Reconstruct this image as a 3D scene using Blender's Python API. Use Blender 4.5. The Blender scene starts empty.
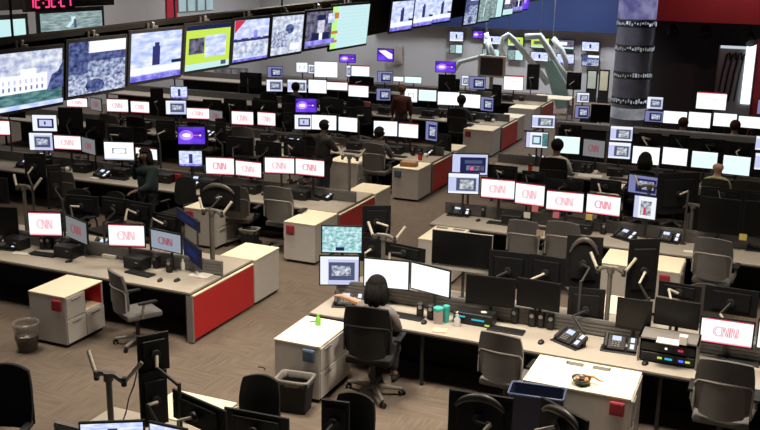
import bpy, bmesh, math, random
from mathutils import Vector, Matrix
random.seed(7)
PI = math.pi
SC = bpy.context.scene
COL = SC.collection

# ---------------------------------------------------------------- camera
F, PITCH, YAW, ROLL, CAMZ = 957.58, 0.25871, -0.39853, 0.01853, 5.0175
def basis():
    cp, sp, cy, sy = math.cos(PITCH), math.sin(PITCH), math.cos(YAW), math.sin(YAW)
    fwd = Vector((sy*cp, cy*cp, -sp)); r0 = Vector((cy, -sy, 0)); u0 = r0.cross(fwd)
    cr, sr = math.cos(ROLL), math.sin(ROLL)
    return cr*r0 + sr*u0, -sr*r0 + cr*u0, fwd
RI, UP, FW = basis()
CP = Vector((0, 0, CAMZ))
def ray(px, py): return RI*(px-380) + UP*(215-py) + FW*F
def at(px, py, v=None, z=None, u=None):
    d = ray(px, py)
    if v is not None: t = v/d.y
    elif z is not None: t = (z-CAMZ)/d.z
    else: t = u/d.x
    return CP + d*t
def proj(P):
    q = Vector(P) - CP; w = q.dot(FW)
    return 380 + F*q.dot(RI)/w, 215 - F*q.dot(UP)/w, w
cd = bpy.data.cameras.new('camera'); cam = bpy.data.objects.new('camera', cd); COL.objects.link(cam)
cd.sensor_width = 36; cd.lens = F*36/760; cd.clip_end = 200; cd.clip_start = .05
mw = Matrix((RI, UP, -FW)).transposed().to_4x4(); mw.translation = CP
cam.matrix_world = mw; SC.camera = cam

# ---------------------------------------------------------------- materials
MATS = {}
def mat(name, col, rough=.6, metal=0, vary=.06, scale=8, bump=0, emit=None, es=1, spec=.4, alpha=None, trans=0):
    if name in MATS: return MATS[name]
    m = bpy.data.materials.new(name); m.use_nodes = True
    nt = m.node_tree; n = nt.nodes; b = n['Principled BSDF']
    b.inputs['Roughness'].default_value = rough; b.inputs['Metallic'].default_value = metal
    b.inputs['Specular IOR Level'].default_value = spec
    if trans: b.inputs['Transmission Weight'].default_value = trans
    if alpha is not None: b.inputs['Alpha'].default_value = alpha
    tc = n.new('ShaderNodeTexCoord'); ns = n.new('ShaderNodeTexNoise'); ns.inputs['Scale'].default_value = scale
    ns.inputs['Detail'].default_value = 3
    rp = n.new('ShaderNodeValToRGB'); c = Vector(col)
    rp.color_ramp.elements[0].position = .3; rp.color_ramp.elements[1].position = .7
    rp.color_ramp.elements[0].color = (*(c*(1-vary)), 1); rp.color_ramp.elements[1].color = (*(c*(1+vary)), 1)
    nt.links.new(tc.outputs['Object'], ns.inputs['Vector']); nt.links.new(ns.outputs['Fac'], rp.inputs['Fac'])
    nt.links.new(rp.outputs['Color'], b.inputs['Base Color'])
    if bump:
        bp = n.new('ShaderNodeBump'); bp.inputs['Strength'].default_value = bump
        nt.links.new(ns.outputs['Fac'], bp.inputs['Height']); nt.links.new(bp.outputs['Normal'], b.inputs['Normal'])
    if emit: b.inputs['Emission Color'].default_value = (*emit, 1); b.inputs['Emission Strength'].default_value = es
    MATS[name] = m; return m
def glow(name, c1, c2=None, strength=1.0, scale=6, stretch=(1, 1, 1), detail=4, lo=.35, hi=.65):
    """a lit screen picture: emission whose colour is flat or a noise blend of two colours"""
    if name in MATS: return MATS[name]
    m = bpy.data.materials.new(name); m.use_nodes = True; nt = m.node_tree; n = nt.nodes
    n.remove(n['Principled BSDF']); e = n.new('ShaderNodeEmission'); e.inputs['Strength'].default_value = strength
    nt.links.new(e.outputs[0], n['Material Output'].inputs['Surface'])
    if c2 is None: e.inputs['Color'].default_value = (*c1, 1)
    else:
        tc = n.new('ShaderNodeTexCoord'); mp = n.new('ShaderNodeMapping'); mp.inputs['Scale'].default_value = stretch
        ns = n.new('ShaderNodeTexNoise'); ns.inputs['Scale'].default_value = scale; ns.inputs['Detail'].default_value = detail
        rp = n.new('ShaderNodeValToRGB'); rp.color_ramp.elements[0].position = lo; rp.color_ramp.elements[1].position = hi
        rp.color_ramp.elements[0].color = (*c1, 1); rp.color_ramp.elements[1].color = (*c2, 1)
        nt.links.new(tc.outputs['Object'], mp.inputs[0]); nt.links.new(mp.outputs[0], ns.inputs['Vector'])
        nt.links.new(ns.outputs['Fac'], rp.inputs['Fac']); nt.links.new(rp.outputs['Color'], e.inputs['Color'])
    MATS[name] = m; return m

WHITE = mat('cabinet_white', (.56, .53, .49), .45, vary=.03)
TOPW = mat('laminate_top_lit', (.84, .76, .56), .5, vary=.02)  # overhead light on the white tops put into a paler, creamier colour
DESK = mat('worktop_laminate', (.40, .355, .295), .5, vary=.04, scale=5)
EDGE = mat('worktop_edge', (.05, .048, .045), .5)
RED = mat('red_panel', (.50, .016, .018), .4, vary=.05, scale=3)
GREY = mat('grey_trim', (.20, .185, .17), .5)
SLAT = mat('slat_grey', (.17, .16, .15), .5)
STEM = mat('stem_grey', (.055, .052, .05), .5)
BLACK = mat('black_plastic', (.009, .009, .010), .5, vary=.15)
BLACKM = mat('black_matte', (.016, .015, .015), .85, vary=.2)
DARK = mat('dark_grey_plastic', (.022, .022, .023), .5)
BACKP = mat('monitor_back_plastic', (.0085, .0085, .0095), .55, spec=.25)
NAVYP = mat('navy_black_plastic', (.016, .018, .028), .45)
SILV = mat('silver_metal', (.42, .41, .39), .35, metal=.6)
ALU = mat('brushed_silver', (.40, .38, .34), .4)
CREAM = mat('cream_arm_plastic', (.58, .52, .42), .45)
TAUPE = mat('taupe_metal', (.17, .155, .135), .45, metal=.3)
CHG = mat('chair_grey_fabric', (.115, .11, .106), .8, bump=.1, scale=60)
CHG2 = mat('chair_grey_shell', (.155, .148, .14), .6)
HOOD = mat('hood_taupe', (.075, .066, .054), .4)
CHRIM = mat('chair_rim', (.34, .325, .30), .4)
CHB = mat('chair_black_fabric', (.010, .0095, .0095), .9, bump=.1, scale=60)
CHBR = mat('chair_brown_fabric', (.06, .052, .044), .85, bump=.1, scale=60)
OFFS = mat('screen_off', (.006, .006, .0065), .3, spec=.3)
KEYS = mat('key_black', (.02, .02, .021), .6)
PAPER = mat('paper', (.78, .75, .68), .8, vary=.03)
PINK = mat('pink_note', (.75, .22, .27), .8)
YEL = mat('yellow_note', (.75, .58, .16), .8)
TEAL = mat('teal_lid', (.05, .42, .36), .5)
BROWN = mat('brown_card', (.30, .17, .08), .8)
BLUEB = mat('blue_bin_plastic', (.022, .03, .075), .5)
BLUERIM = mat('blue_rim', (.07, .09, .17), .4)
REDP = mat('red_pocket', (.33, .03, .045), .6)
BLUEP = mat('blue_pocket', (.08, .13, .20), .6)
GREEN = mat('green_bottle', (.22, .55, .10), .35)
LINER = mat('bin_liner', (.42, .39, .35), .25, alpha=.40)
CLEAR = mat('clear_bag', (.30, .265, .23), .25, alpha=.38)
def skinmat(n, c): return mat(n, c, .55, vary=.05, scale=20)
# screens
S_WHITE = glow('screen_white', (.93, 1, 1), None, 1.15)
S_CYAN = glow('screen_pale_cyan', (.80, .98, 1), None, 1.05)
S_LAV = glow('screen_lavender', (.62, .66, .95), None, .95)
S_BAR = glow('screen_toolbar', (.90, .93, 1), None, 1.0)
S_SLATE = glow('screen_slate', (.10, .12, .22), None, .8)
S_PIC = glow('screen_picture', (.09, .11, .20), (.85, .9, 1), .9, 9)
S_PIC2 = glow('screen_picture_grey', (.12, .14, .18), (.9, .95, 1), .8, 6)
S_DIMW = glow('screen_dim_white', (.40, .46, .55), None, .75)
S_DIMG = glow('screen_dim_grey', (.34, .35, .36), None, .6)
S_RED = glow('screen_red', (.78, .05, .10), None, .85)
S_LOGO = glow('logo_red', (.90, .24, .32), None, 1.0)
S_LOGOP = glow('logo_pink', (.95, .55, .62), None, 1.0)
S_LOGOD = glow('logo_dark_red', (.45, .06, .10), None, .7)
S_PURP = glow('screen_purple', (.05, .01, .42), (.20, .07, .95), 1.0, 1.3, (1, 1, 1), 1)
S_PURM = glow('screen_violet', (.30, .12, 1), (.55, .35, 1), 1.1, 2, (1, 1, 1), 1)
S_LAVD = glow('screen_dull_lavender', (.26, .27, .55), None, .8)
S_PURPH = glow('screen_purple_core', (.85, .70, 1), (1, .9, 1), 1.3, 4)
S_MAG = glow('screen_magenta', (1, .12, .35), None, 1.0)
S_TEALV = glow('screen_teal_video', (.12, .42, .46), (.75, 1, 1), .95, 9)
S_SKY = glow('screen_sky', (.38, .50, 1), (.88, .92, 1), 1.05, 4, (1, 1, 2.2))
S_BLUE = glow('screen_blue_strip', (.14, .12, .72), (.45, .42, 1), 1.0, 5)
S_NAVY = glow('screen_navy', (.02, .025, .11), None, .8)
S_DUSK = glow('screen_dusk', (.016, .019, .045), None, .8)
S_TOWER = glow('screen_tower', (.05, .05, .22), None, .8)
S_CROWD = glow('screen_crowd', (.03, .06, .20), (.62, .70, .92), .95, 13, detail=6)
S_TREES = glow('screen_trees', (.02, .03, .12), (.16, .2, .45), .9, 12)
S_CROWD2 = glow('screen_crowd_pale', (.10, .14, .34), (.80, .85, 1), .95, 16, detail=6)
S_ICE = glow('screen_ice', (.30, .36, .62), (.92, .96, 1), 1.0, 8)
S_LAWN = glow('screen_lawn', (.03, .13, .16), (.20, .42, .42), .8, 6, (1, 1, 3))
S_BUILD = glow('screen_building', (.85, .88, 1), (1, 1, 1), 1.1, 8)
S_YEL = glow('screen_yellow', (.62, .85, .10), None, 1.0)
S_LIME = glow('screen_lime', (.55, 1, .25), None, 1.0)
S_ORA = glow('screen_orange', (.75, .22, .05), None, .9)
S_DARKV = glow('screen_dark_video', (.03, .03, .06), (.30, .28, .42), .8, 8)
S_SKIN = glow('screen_face', (.5, .5, .75), (.9, .88, 1), .9, 12)
S_GRV = glow('screen_grey_green', (.16, .26, .27), (.52, .66, .66), .8, 6, (1, 1, 2))
S_PALE = glow('screen_pale_teal', (.60, .88, .90), None, 1.0)
S_DIGIT = glow('digit_red', (1, .05, .22), None, 1.4)
S_PHONE = glow('phone_lcd', (.62, .72, 1), None, 1.2)
S_PHW = glow('phone_side_lcd', (.85, .88, 1), None, 1.2)
S_CYANL = glow('led_cyan', (.05, .55, .75), None, .9)
S_GRN = glow('led_green', (.55, .8, .1), None, 1.0)
S_REDL = glow('led_red', (.8, .06, .12), None, .8)
S_BLUL = glow('led_blue', (.1, .15, 1), None, 1.5)

# ---------------------------------------------------------------- mesh building
class MB:
    def __init__(s): s.bm = bmesh.new(); s.ms = []
    def mi(s, m):
        if m not in s.ms: s.ms.append(m)
        return s.ms.index(m)
    def _fin(s, verts, m):
        i = s.mi(m); fs = {f for v in verts for f in v.link_faces}
        for f in fs: f.material_index = i
    def box(s, c, d, m, rot=None, bev=0, seg=1):
        M = Matrix.Translation(c) @ (rot.to_4x4() if rot else Matrix()) @ Matrix.Diagonal((*d, 1))
        r = bmesh.ops.create_cube(s.bm, size=1, matrix=M); vs = r['verts']
        if bev:
            es = list({e for v in vs for e in v.link_edges})
            g = bmesh.ops.bevel(s.bm, geom=es, offset=bev, segments=seg, profile=.6, affect='EDGES', clamp_overlap=True)
            i = s.mi(m)
            fs = {f for v in g['verts'] for f in v.link_faces} | set(g['faces'])
            for f in fs: f.material_index = i
        else: s._fin(vs, m)
        return s
    def bx(s, x0, x1, y0, y1, z0, z1, m, bev=0): return s.box(((x0+x1)/2, (y0+y1)/2, (z0+z1)/2), (abs(x1-x0), abs(y1-y0), abs(z1-z0)), m, bev=bev)
    def cyl(s, a, b, r, m, r2=None, n=12, caps=True):
        a, b = Vector(a), Vector(b); d = b-a; L = d.length
        if L < 1e-6: return s
        M = Matrix.Translation((a+b)/2) @ d.to_track_quat('Z', 'Y').to_matrix().to_4x4()
        r_ = bmesh.ops.create_cone(s.bm, cap_ends=caps, segments=n, radius1=r, radius2=r if r2 is None else r2, depth=L, matrix=M)
        s._fin(r_['verts'], m); return s
    def sph(s, c, r, m, sc=(1, 1, 1), n=12):
        M = Matrix.Translation(c) @ Matrix.Diagonal((*sc, 1))
        r_ = bmesh.ops.create_uvsphere(s.bm, u_segments=n, v_segments=max(6, n//2+2), radius=r, matrix=M); s._fin(r_['verts'], m); return s
    def tube(s, pts, r, m, n=8):
        pts = [Vector(p) for p in pts]; rings = []
        for i, p in enumerate(pts):
            d = (pts[min(i+1, len(pts)-1)] - pts[max(i-1, 0)]).normalized(); q = d.to_track_quat('Z', 'Y')
            rr = r[i] if isinstance(r, (list, tuple)) else r
            rings.append([s.bm.verts.new(p + q @ Vector((math.cos(2*PI*k/n)*rr, math.sin(2*PI*k/n)*rr, 0))) for k in range(n)])
        i = s.mi(m)
        for a, b in zip(rings, rings[1:]):
            for k in range(n): s.bm.faces.new((a[k], a[(k+1) % n], b[(k+1) % n], b[k])).material_index = i
        for rg in (rings[0][::-1], rings[-1]): s.bm.faces.new(rg).material_index = i
        return s
    def lathe(s, prof, m, n=20, c=(0, 0, 0), sx=1, sy=1):
        rings = [[s.bm.verts.new((c[0]+sx*r*math.cos(2*PI*k/n), c[1]+sy*r*math.sin(2*PI*k/n), c[2]+z)) for k in range(n)] for r, z in prof]
        i = s.mi(m)
        for a, b in zip(rings, rings[1:]):
            for k in range(n): s.bm.faces.new((a[k], a[(k+1) % n], b[(k+1) % n], b[k])).material_index = i
        if prof[0][0] > 1e-4: s.bm.faces.new(rings[0][::-1]).material_index = i
        if prof[-1][0] > 1e-4: s.bm.faces.new(rings[-1]).material_index = i
        return s
    def poly(s, pts, m):
        f = s.bm.faces.new([s.bm.verts.new(p) for p in pts]); f.material_index = s.mi(m); return s
    def prism(s, pts, axis, t, m):
        """closed outline pts (3-D) pushed along axis by t"""
        a = Vector(axis)*t; v0 = [s.bm.verts.new(p) for p in pts]; v1 = [s.bm.verts.new(Vector(p)+a) for p in pts]; i = s.mi(m); k = len(pts)
        s.bm.faces.new(v0[::-1]).material_index = i; s.bm.faces.new(v1).material_index = i
        for j in range(k): s.bm.faces.new((v0[j], v0[(j+1) % k], v1[(j+1) % k], v1[j])).material_index = i
        return s
    def shell(s, c, w, h, t, cx, m, rnd=.5, n=8, lean=0, cz=0, top=1, bot=1):
        """rounded, curved, thick chair shell in the xz plane; centre pushed back (-y) by cx"""
        g = {}; i = s.mi(m); c = Vector(c)
        for L in (0, 1):
            for a in range(n+1):
                for b in range(n+1):
                    x = -1+2*a/n; z = -1+2*b/n
                    X = x*math.sqrt(1-rnd*z*z/2)/math.sqrt(1); Z = z*math.sqrt(1-rnd*x*x/2)
                    wf = bot+(top-bot)*(z+1)/2
                    g[L, a, b] = s.bm.verts.new(c + Vector((X*w/2*wf, cx*(X*X) - cz*(1-Z*Z) - lean*Z*h/2 - L*t, Z*h/2)))
        for a in range(n):
            for b in range(n):
                for L in (0, 1):
                    q = [g[L, a, b], g[L, a+1, b], g[L, a+1, b+1], g[L, a, b+1]]
                    f = s.bm.faces.new(q[::-1] if L == 0 else q); f.material_index = i; f.smooth = True
        rim = [(a, 0) for a in range(n)] + [(n, b) for b in range(n)] + [(a, n) for a in range(n, 0, -1)] + [(0, b) for b in range(n, 0, -1)]
        for p, q in zip(rim, rim[1:]+rim[:1]):
            s.bm.faces.new((g[0, p[0], p[1]], g[0, q[0], q[1]], g[1, q[0], q[1]], g[1, p[0], p[1]])).material_index = i
        return s
    def mesh(s, name, smooth=None):
        bmesh.ops.recalc_face_normals(s.bm, faces=s.bm.faces)
        me = bpy.data.meshes.new(name); s.bm.to_mesh(me); s.bm.free()
        for m in s.ms: me.materials.append(m)
        if smooth:
            for p in me.polygons: p.use_smooth = True
            if smooth is not True: me.set_sharp_from_angle(angle=smooth)
        return me
CACHE = {}
def cached(key, fn):
    if key not in CACHE: CACHE[key] = fn()
    return CACHE[key]
def ob(name, me, parent=None, loc=(0, 0, 0), rot=(0, 0, 0), sc=(1, 1, 1), label=None, kind=None):
    o = bpy.data.objects.new(name, me); COL.objects.link(o); o.parent = parent
    o.location = loc; o.rotation_euler = rot; o.scale = sc
    if label: o['label'] = label
    if kind: o['kind'] = kind
    return o
REG = []
def thing(name, cat, loc, rz=0, desc='', place='', group=None, px=None, me=None, order='left', label=None, sc=(1, 1, 1)):
    o = ob(name, me, None, loc, (0, 0, rz), sc); o['category'] = cat
    if group: o['group'] = group
    if label: o['label'] = label
    REG.append((o, desc, place, proj(loc)[0] if px is None else px, order, label)); return o
NTH = ['', 'second ', 'third ', 'fourth ', 'fifth ', 'sixth ', 'seventh ', 'eighth ', 'ninth ', 'tenth ', 'eleventh ', 'twelfth ', 'thirteenth ', 'fourteenth ', 'fifteenth ', 'sixteenth ']
def finish_labels():
    by = {}
    for r in REG:
        if not r[5]: by.setdefault((r[1], r[2]), []).append(r)
    for (d, p), rs in by.items():
        if len(rs) == 1: rs[0][0]['label'] = f'{d} {p}'; continue
        od = rs[0][4]
        rs.sort(key=lambda r: r[3], reverse=(od == 'aisleL'))
        for k, r in enumerate(rs):
            if od == 'left': t = 'leftmost' if k == 0 else f'{NTH[k]}from the left'
            else: t = 'nearest the aisle' if k == 0 else f'{NTH[k]}from the aisle'
            r[0]['label'] = f'{d}, {t} {p}'
    seen = {}
    for r in REG:
        l = r[0]['label']; n = len(l.split())
        if n < 4 or n > 16: print('LABEL LEN', n, l)
        if l in seen: print('LABEL DUP', l)
        seen[l] = 1
def struct(name, me, loc=(0, 0, 0)): return ob(name, me, None, loc, kind='structure')
# ---------------------------------------------------------------- screen pictures (unit square, x and z in -.5...5)
def rects(name, L):
    def mk():
        b = MB()
        for k, it in enumerate(L):
            y = -.0007*k
            if it[0] == 'p': b.poly([(x, y, z) for x, z in it[1]], it[2])
            else:
                x0, z0, x1, z1, m = it; b.poly([(x0, y, z0), (x1, y, z0), (x1, y, z1), (x0, y, z1)], m)
        me = bpy.data.meshes.new(name); b.bm.to_mesh(me); b.bm.free()
        for m in b.ms: me.materials.append(m)
        return me
    return cached('scr_'+name, mk)
FULL = (-.5, -.5, .5, .5)
def screen_mesh(k):
    if k == 'off': return rects(k, [(*FULL, OFFS)])
    if k == 'white': return rects(k, [(*FULL, S_WHITE)])
    if k == 'cyan': return rects(k, [(*FULL, S_CYAN), (-.5, .42, .5, .5, S_WHITE)])
    if k == 'whitered': return rects(k, [(*FULL, S_WHITE), (-.5, .44, .5, .5, S_RED), (-.15, .1, .2, .14, S_LOGOP)])
    if k == 'cnn': return rects(k, [(*FULL, S_WHITE), (-.5, .455, .5, .5, S_RED), (-.5, -.5, .5, -.47, S_RED), (-.5, -.47, .5, -.42, S_LOGOP)])
    if k == 'cnndim': return rects(k, [(*FULL, S_DIMW)])
    if k == 'cnngrey': return rects(k, [(*FULL, S_DIMG)])
    if k == 'app': return rects(k, [(*FULL, S_LAV), (-.5, .32, .5, .5, S_BAR), (-.5, -.5, .5, -.40, S_BAR), (-.24, -.36, .42, .28, S_SLATE), (-.12, -.28, .34, .2, S_PIC2)])
    if k == 'app2': return rects(k, [(*FULL, S_LAV), (-.5, .4, .5, .5, S_BAR), (-.5, -.5, -.3, .4, S_BAR), (-.28, -.34, .40, .30, S_SLATE), (-.2, -.18, .3, .18, S_PIC)])
    if k == 'app3': return rects(k, [(*FULL, S_BAR), (-.3, -.32, .38, .28, S_NAVY), (-.22, -.2, .3, .2, S_LAV), (-.02, -.1, .05, .1, S_NAVY)])
    if k == 'appgreen': return rects(k, [(*FULL, S_BAR), (-.5, -.5, -.32, .5, S_LAV), (-.22, -.3, .2, .3, S_SLATE), (-.16, -.2, .12, .2, S_PALE), (.24, -.4, .5, .45, S_LAWN)])
    if k == 'appdark': return rects(k, [(*FULL, S_LAV), (-.28, -.4, .45, .36, S_NAVY), (-.1, -.3, .4, -.05, S_DARKV), (.02, -.28, .1, -.12, S_MAG), (-.15, .05, .35, .22, S_SLATE)])
    if k == 'photo': return rects(k, [(*FULL, S_BAR), (-.5, -.5, -.3, .5, S_LAV), (-.2, -.36, .3, .3, S_PIC2), (-.06, -.34, .06, .0, S_REDL), (-.04, .02, .04, .16, S_SKIN)])
    if k == 'bluedim': return rects(k, [(*FULL, S_LAVD), (-.26, -.42, .44, .34, S_NAVY), (-.15, -.25, .35, .22, S_PIC)])
    if k == 'cloud': return rects(k, [(*FULL, S_WHITE), (-.24, -.14, .26, .16, S_PIC2), (-.18, -.1, .2, .12, S_WHITE), (-.5, -.5, .5, -.42, S_LAV)])
    if k == 'sky': return rects(k, [(*FULL, S_SKY), (-.5, -.5, .5, -.36, S_BLUE), (-.07, -.32, .09, .3, S_TOWER)])
    if k == 'purple': return rects(k, [(*FULL, S_PURP), ('p', [(-.20+.27*math.cos(a), .02+.30*math.sin(a)) for a in [2*PI*i/14 for i in range(14)]], S_PURM), ('p', [(-.18+.17*math.cos(a), .02+.12*math.sin(a)) for a in [2*PI*i/12 for i in range(12)]], S_PURPH), (-.05, -.01, .32, .05, S_MAG), (.3, -.03, .36, .06, S_PURPH)])
    if k == 'purplebright': return rects(k, [(*FULL, S_PURP), ('p', [(-.45, .35), (.2, -.3), (.45, -.3), (.45, .1), (0, .42)], S_PURPH)])
    if k == 'teal': return rects(k, [(*FULL, S_TEALV), (-.16, -.5, .06, -.3, S_NAVY), (-.5, -.5, .5, -.44, S_PALE)])
    if k == 'navyv': return rects(k, [(*FULL, S_DUSK), (-.3, -.2, .3, .2, S_NAVY)])
    # the big picture screens
    if k == 'whitehouse':
        L = [(*FULL, S_LAV), (-.5, .1, .5, .5, S_ICE), (-.5, -.5, .5, -.2, S_LAWN), (-.45, -.22, .28, .1, S_BUILD), (-.1, .1, .12, .2, S_BUILD)]
        for i in range(9): L.append((-.42+i*.075, -.05, -.395+i*.075, .02, S_LAV)); L.append((-.42+i*.075, -.17, -.395+i*.075, -.10, S_LAVD))
        return rects(k, L+[('p', [(.25, -.25), (.5, -.2), (.5, .3), (.42, .1), (.33, .05)], S_TREES), (-.5, -.5, .5, -.42, S_SKY)])
    if k == 'crowd': return rects(k, [(*FULL, S_CROWD), (-.5, -.1, -.18, .5, S_TREES), (-.16, .28, .5, .5, S_BUILD), (-.18, .12, .5, .28, S_TREES), (-.5, -.5, .5, -.2, S_CROWD2), ('p', [(-.05+.17*math.cos(a), -.36+.13*math.sin(a)) for a in [2*PI*i/12 for i in range(12)]], S_TREES)])
    if k == 'tower': return rects(k, [(*FULL, S_SKY), (-.5, -.36, .5, -.22, S_BUILD), (-.5, -.5, .5, -.38, S_BLUE), (-.09, -.2, .06, .2, S_TOWER), (-.05, .2, .04, .28, S_TOWER), (.3, -.2, .5, -.13, S_NAVY)])
    if k == 'graphic': return rects(k, [(*FULL, S_YEL), (-.5, .4, .5, .5, S_NAVY), (-.44, -.14, -.1, .22, S_DARKV), (-.08, -.24, .4, .26, S_SKY), (-.5, -.5, .5, -.36, S_PALE), (.3, -.46, .42, -.36, S_SLATE)])
    if k == 'skyline': return rects(k, [(*FULL, S_SKY), (-.5, -.02, .5, .06, S_TOWER), (-.42, .04, -.3, .2, S_LAV), (-.1, .04, -.02, .3, S_LAV), (.05, .04, .16, .24, S_BLUE), (.25, .04, .33, .28, S_LAV), (-.5, -.4, .5, -.02, S_ICE), ('p', [(-.5, .5), (-.5, .2), (-.2, .5)], S_RED), (-.5, -.5, .5, -.44, S_BLUE)])
    if k == 'aerial': return rects(k, [(*FULL, S_ICE), ('p', [(.05+.14*math.cos(a), .15+.13*math.sin(a)) for a in [2*PI*i/12 for i in range(12)]], S_TREES), (-.5, -.3, .0, .1, S_CROWD2), (.1, -.42, .4, -.24, S_BUILD)])
    if k == 'anchor': return rects(k, [(*FULL, S_DARKV), (-.12, -.1, .12, .32, S_SKIN), (-.14, .25, .14, .4, S_NAVY), (-.3, -.4, .3, -.1, S_NAVY), (-.05, -.38, .06, -.1, S_BUILD), (.22, .15, .45, .42, S_SKY), (-.5, -.44, .5, -.3, S_BLUE)])
    if k == 'document':
        L = [(*FULL, S_PALE), (-.5, -.5, -.37, .5, S_LIME), (-.5, .22, -.34, .36, S_ORA), (-.5, -.14, -.34, -.07, S_ORA), (-.5, -.35, -.34, -.29, S_ORA)]
        for i in range(10): L.append((-.28, .40-i*.085, .42-.05*(i % 3), .405-i*.085, S_LAV))
        return rects(k, L)
    if k == 'greyv': return rects(k, [(*FULL, S_GRV), ('p', [(-.12, -.32), (-.05, -.36), (.02, -.05), (-.02, .0)], S_PALE), (-.02, -.02, .05, .25, S_PALE), (.02, -.4, .06, .1, S_SLATE)])
    if k == 'palev': return rects(k, [(*FULL, S_PALE), (-.5, -.5, .0, .5, S_GRV), (-.06, -.5, -.02, .5, S_SLATE)])
    if k == 'yellowv': return rects(k, [(*FULL, S_YEL), (-.35, -.15, .3, .2, S_DARKV), (-.5, -.5, .5, -.36, S_PALE)])
    if k == 'bluewhite': return rects(k, [(*FULL, S_SKY), (-.06, -.2, .05, .25, S_NAVY), (-.5, -.5, .5, -.36, S_BUILD)])
    if k == 'news': return rects(k, [(*FULL, S_DARKV), (-.4, -.1, .1, .3, S_BUILD), (-.5, -.5, .5, -.3, S_PALE)])
    raise KeyError(k)
def stroke(b, pts, w, m, y):
    for (x0, z0), (x1, z1) in zip(pts, pts[1:]):
        d = Vector((x1-x0, z1-z0)); L = d.length; d /= L; n = Vector((-d.y, d.x))*w/2; e = d*w*.3
        b.poly([(x0-e.x-n.x, y, z0-e.y-n.y), (x1+e.x-n.x, y, z1+e.y-n.y), (x1+e.x+n.x, y, z1+e.y+n.y), (x0-e.x+n.x, y, z0-e.y+n.y)], m)
def logo_mesh(variant):
    """three linked round-shouldered letters, C N N, red with a pale line running inside the strokes"""
    def mk():
        b = MB(); out, inn, w, w2 = {'cnn': (S_LOGO, S_WHITE, .046, .014), 'cnndim': (S_LOGOD, S_DIMW, .05, .010), 'cnngrey': (S_LOGOD, S_DIMG, .05, .012), 'tint': (S_LOGO, S_LOGOP, .046, .016)}[variant]
        h, wd = .185, .062
        C = [(-.155+.088*math.cos(a), .185*math.sin(a)) for a in [PI*(.32+1.36*k/10) for k in range(11)]]
        def N(x): return [(x-wd, -h), (x-wd, h*.95), (x-wd*.45, h*.95), (x+wd*.45, -h*.95), (x+wd, -h*.95), (x+wd, h)]
        for S in (C, N(-.018), N(.146)):
            stroke(b, S, w, out, -.0035)
        for S in (C, N(-.018), N(.146)):
            stroke(b, S, w2, inn, -.0045)
        me = bpy.data.meshes.new('logo'); b.bm.to_mesh(me); b.bm.free()
        for m in b.ms: me.materials.append(m)
        return me
    return cached('logo_'+variant, mk)

# ---------------------------------------------------------------- monitors and televisions
def casing_mesh(style):
    """unit 1 x (depth in metres) x 1 housing; the screen side faces -y"""
    def mk():
        b = MB(); m = {'black': BACKP, 'silver': ALU, 'navy': NAVYP, 'tv': BLACKM}[style]
        b.box((0, .012, 0), (1, .024, 1), m, bev=.006)
        b.box((0, .034, .02), (.72, .03, .66), m, bev=.012)
        if style == 'silver': b.box((0, -.0015, .068), (.985, .024, .85), BLACK, bev=.002)
        return b.mesh('casing', .6)
    return cached('casing_'+style, mk)
def fit_rect(x0, y0, x1, y1, v, yaw, tilt=0, ar=None):
    """size and place of an upright rectangle in the plane y=v turned by yaw that covers this box in the photo"""
    W, H = .5, .32; c = at((x0+x1)/2, (y0+y1)/2, v=v); R = Matrix.Rotation(yaw, 3, 'Z') @ Matrix.Rotation(tilt, 3, 'X')
    tw, th = x1-x0, y1-y0; tcx, tcy = (x0+x1)/2, (y0+y1)/2; sx, sy = tcx, tcy
    for _ in range(14):
        P = [proj(c + R @ Vector((a*W/2, 0, e*H/2))) for a in (-1, 1) for e in (-1, 1)]
        xs = [p[0] for p in P]; ys = [p[1] for p in P]
        w, h = max(xs)-min(xs), max(ys)-min(ys)
        W *= (tw/w)**.8; H *= (th/h)**.8
        W = min(max(W, .12), 1.4); H = min(max(H, .12), 1.2)
        sx += tcx-(max(xs)+min(xs))/2; sy += tcy-(max(ys)+min(ys))/2
        c = at(sx, sy, v=v)
    return W, H, c
ROWN = {}   # row -> (place phrase, order)
SCRD = {'off': 'dark switched-off monitor', 'white': 'monitor with blank white screen', 'cyan': 'monitor with pale cyan page', 'whitered': 'white monitor with red top line',
        'cnn': 'white monitor with red news logo', 'cnndim': 'dim bluish monitor with news logo', 'cnngrey': 'dim grey monitor with news logo', 'app': 'monitor with lavender editing window',
        'app2': 'monitor with sidebar and picture', 'app3': 'monitor with dark framed window', 'appgreen': 'monitor with green edged window', 'appdark': 'monitor with dark editing timeline',
        'photo': 'monitor showing a portrait photo', 'bluedim': 'blue tilted monitor', 'cloud': 'monitor with rounded grey drawing', 'sky': 'monitor with sky and tower', 'purple': 'purple glowing monitor',
        'purplebright': 'bright purple television', 'teal': 'monitor with teal video tiles', 'navyv': 'dim navy monitor'}
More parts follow.
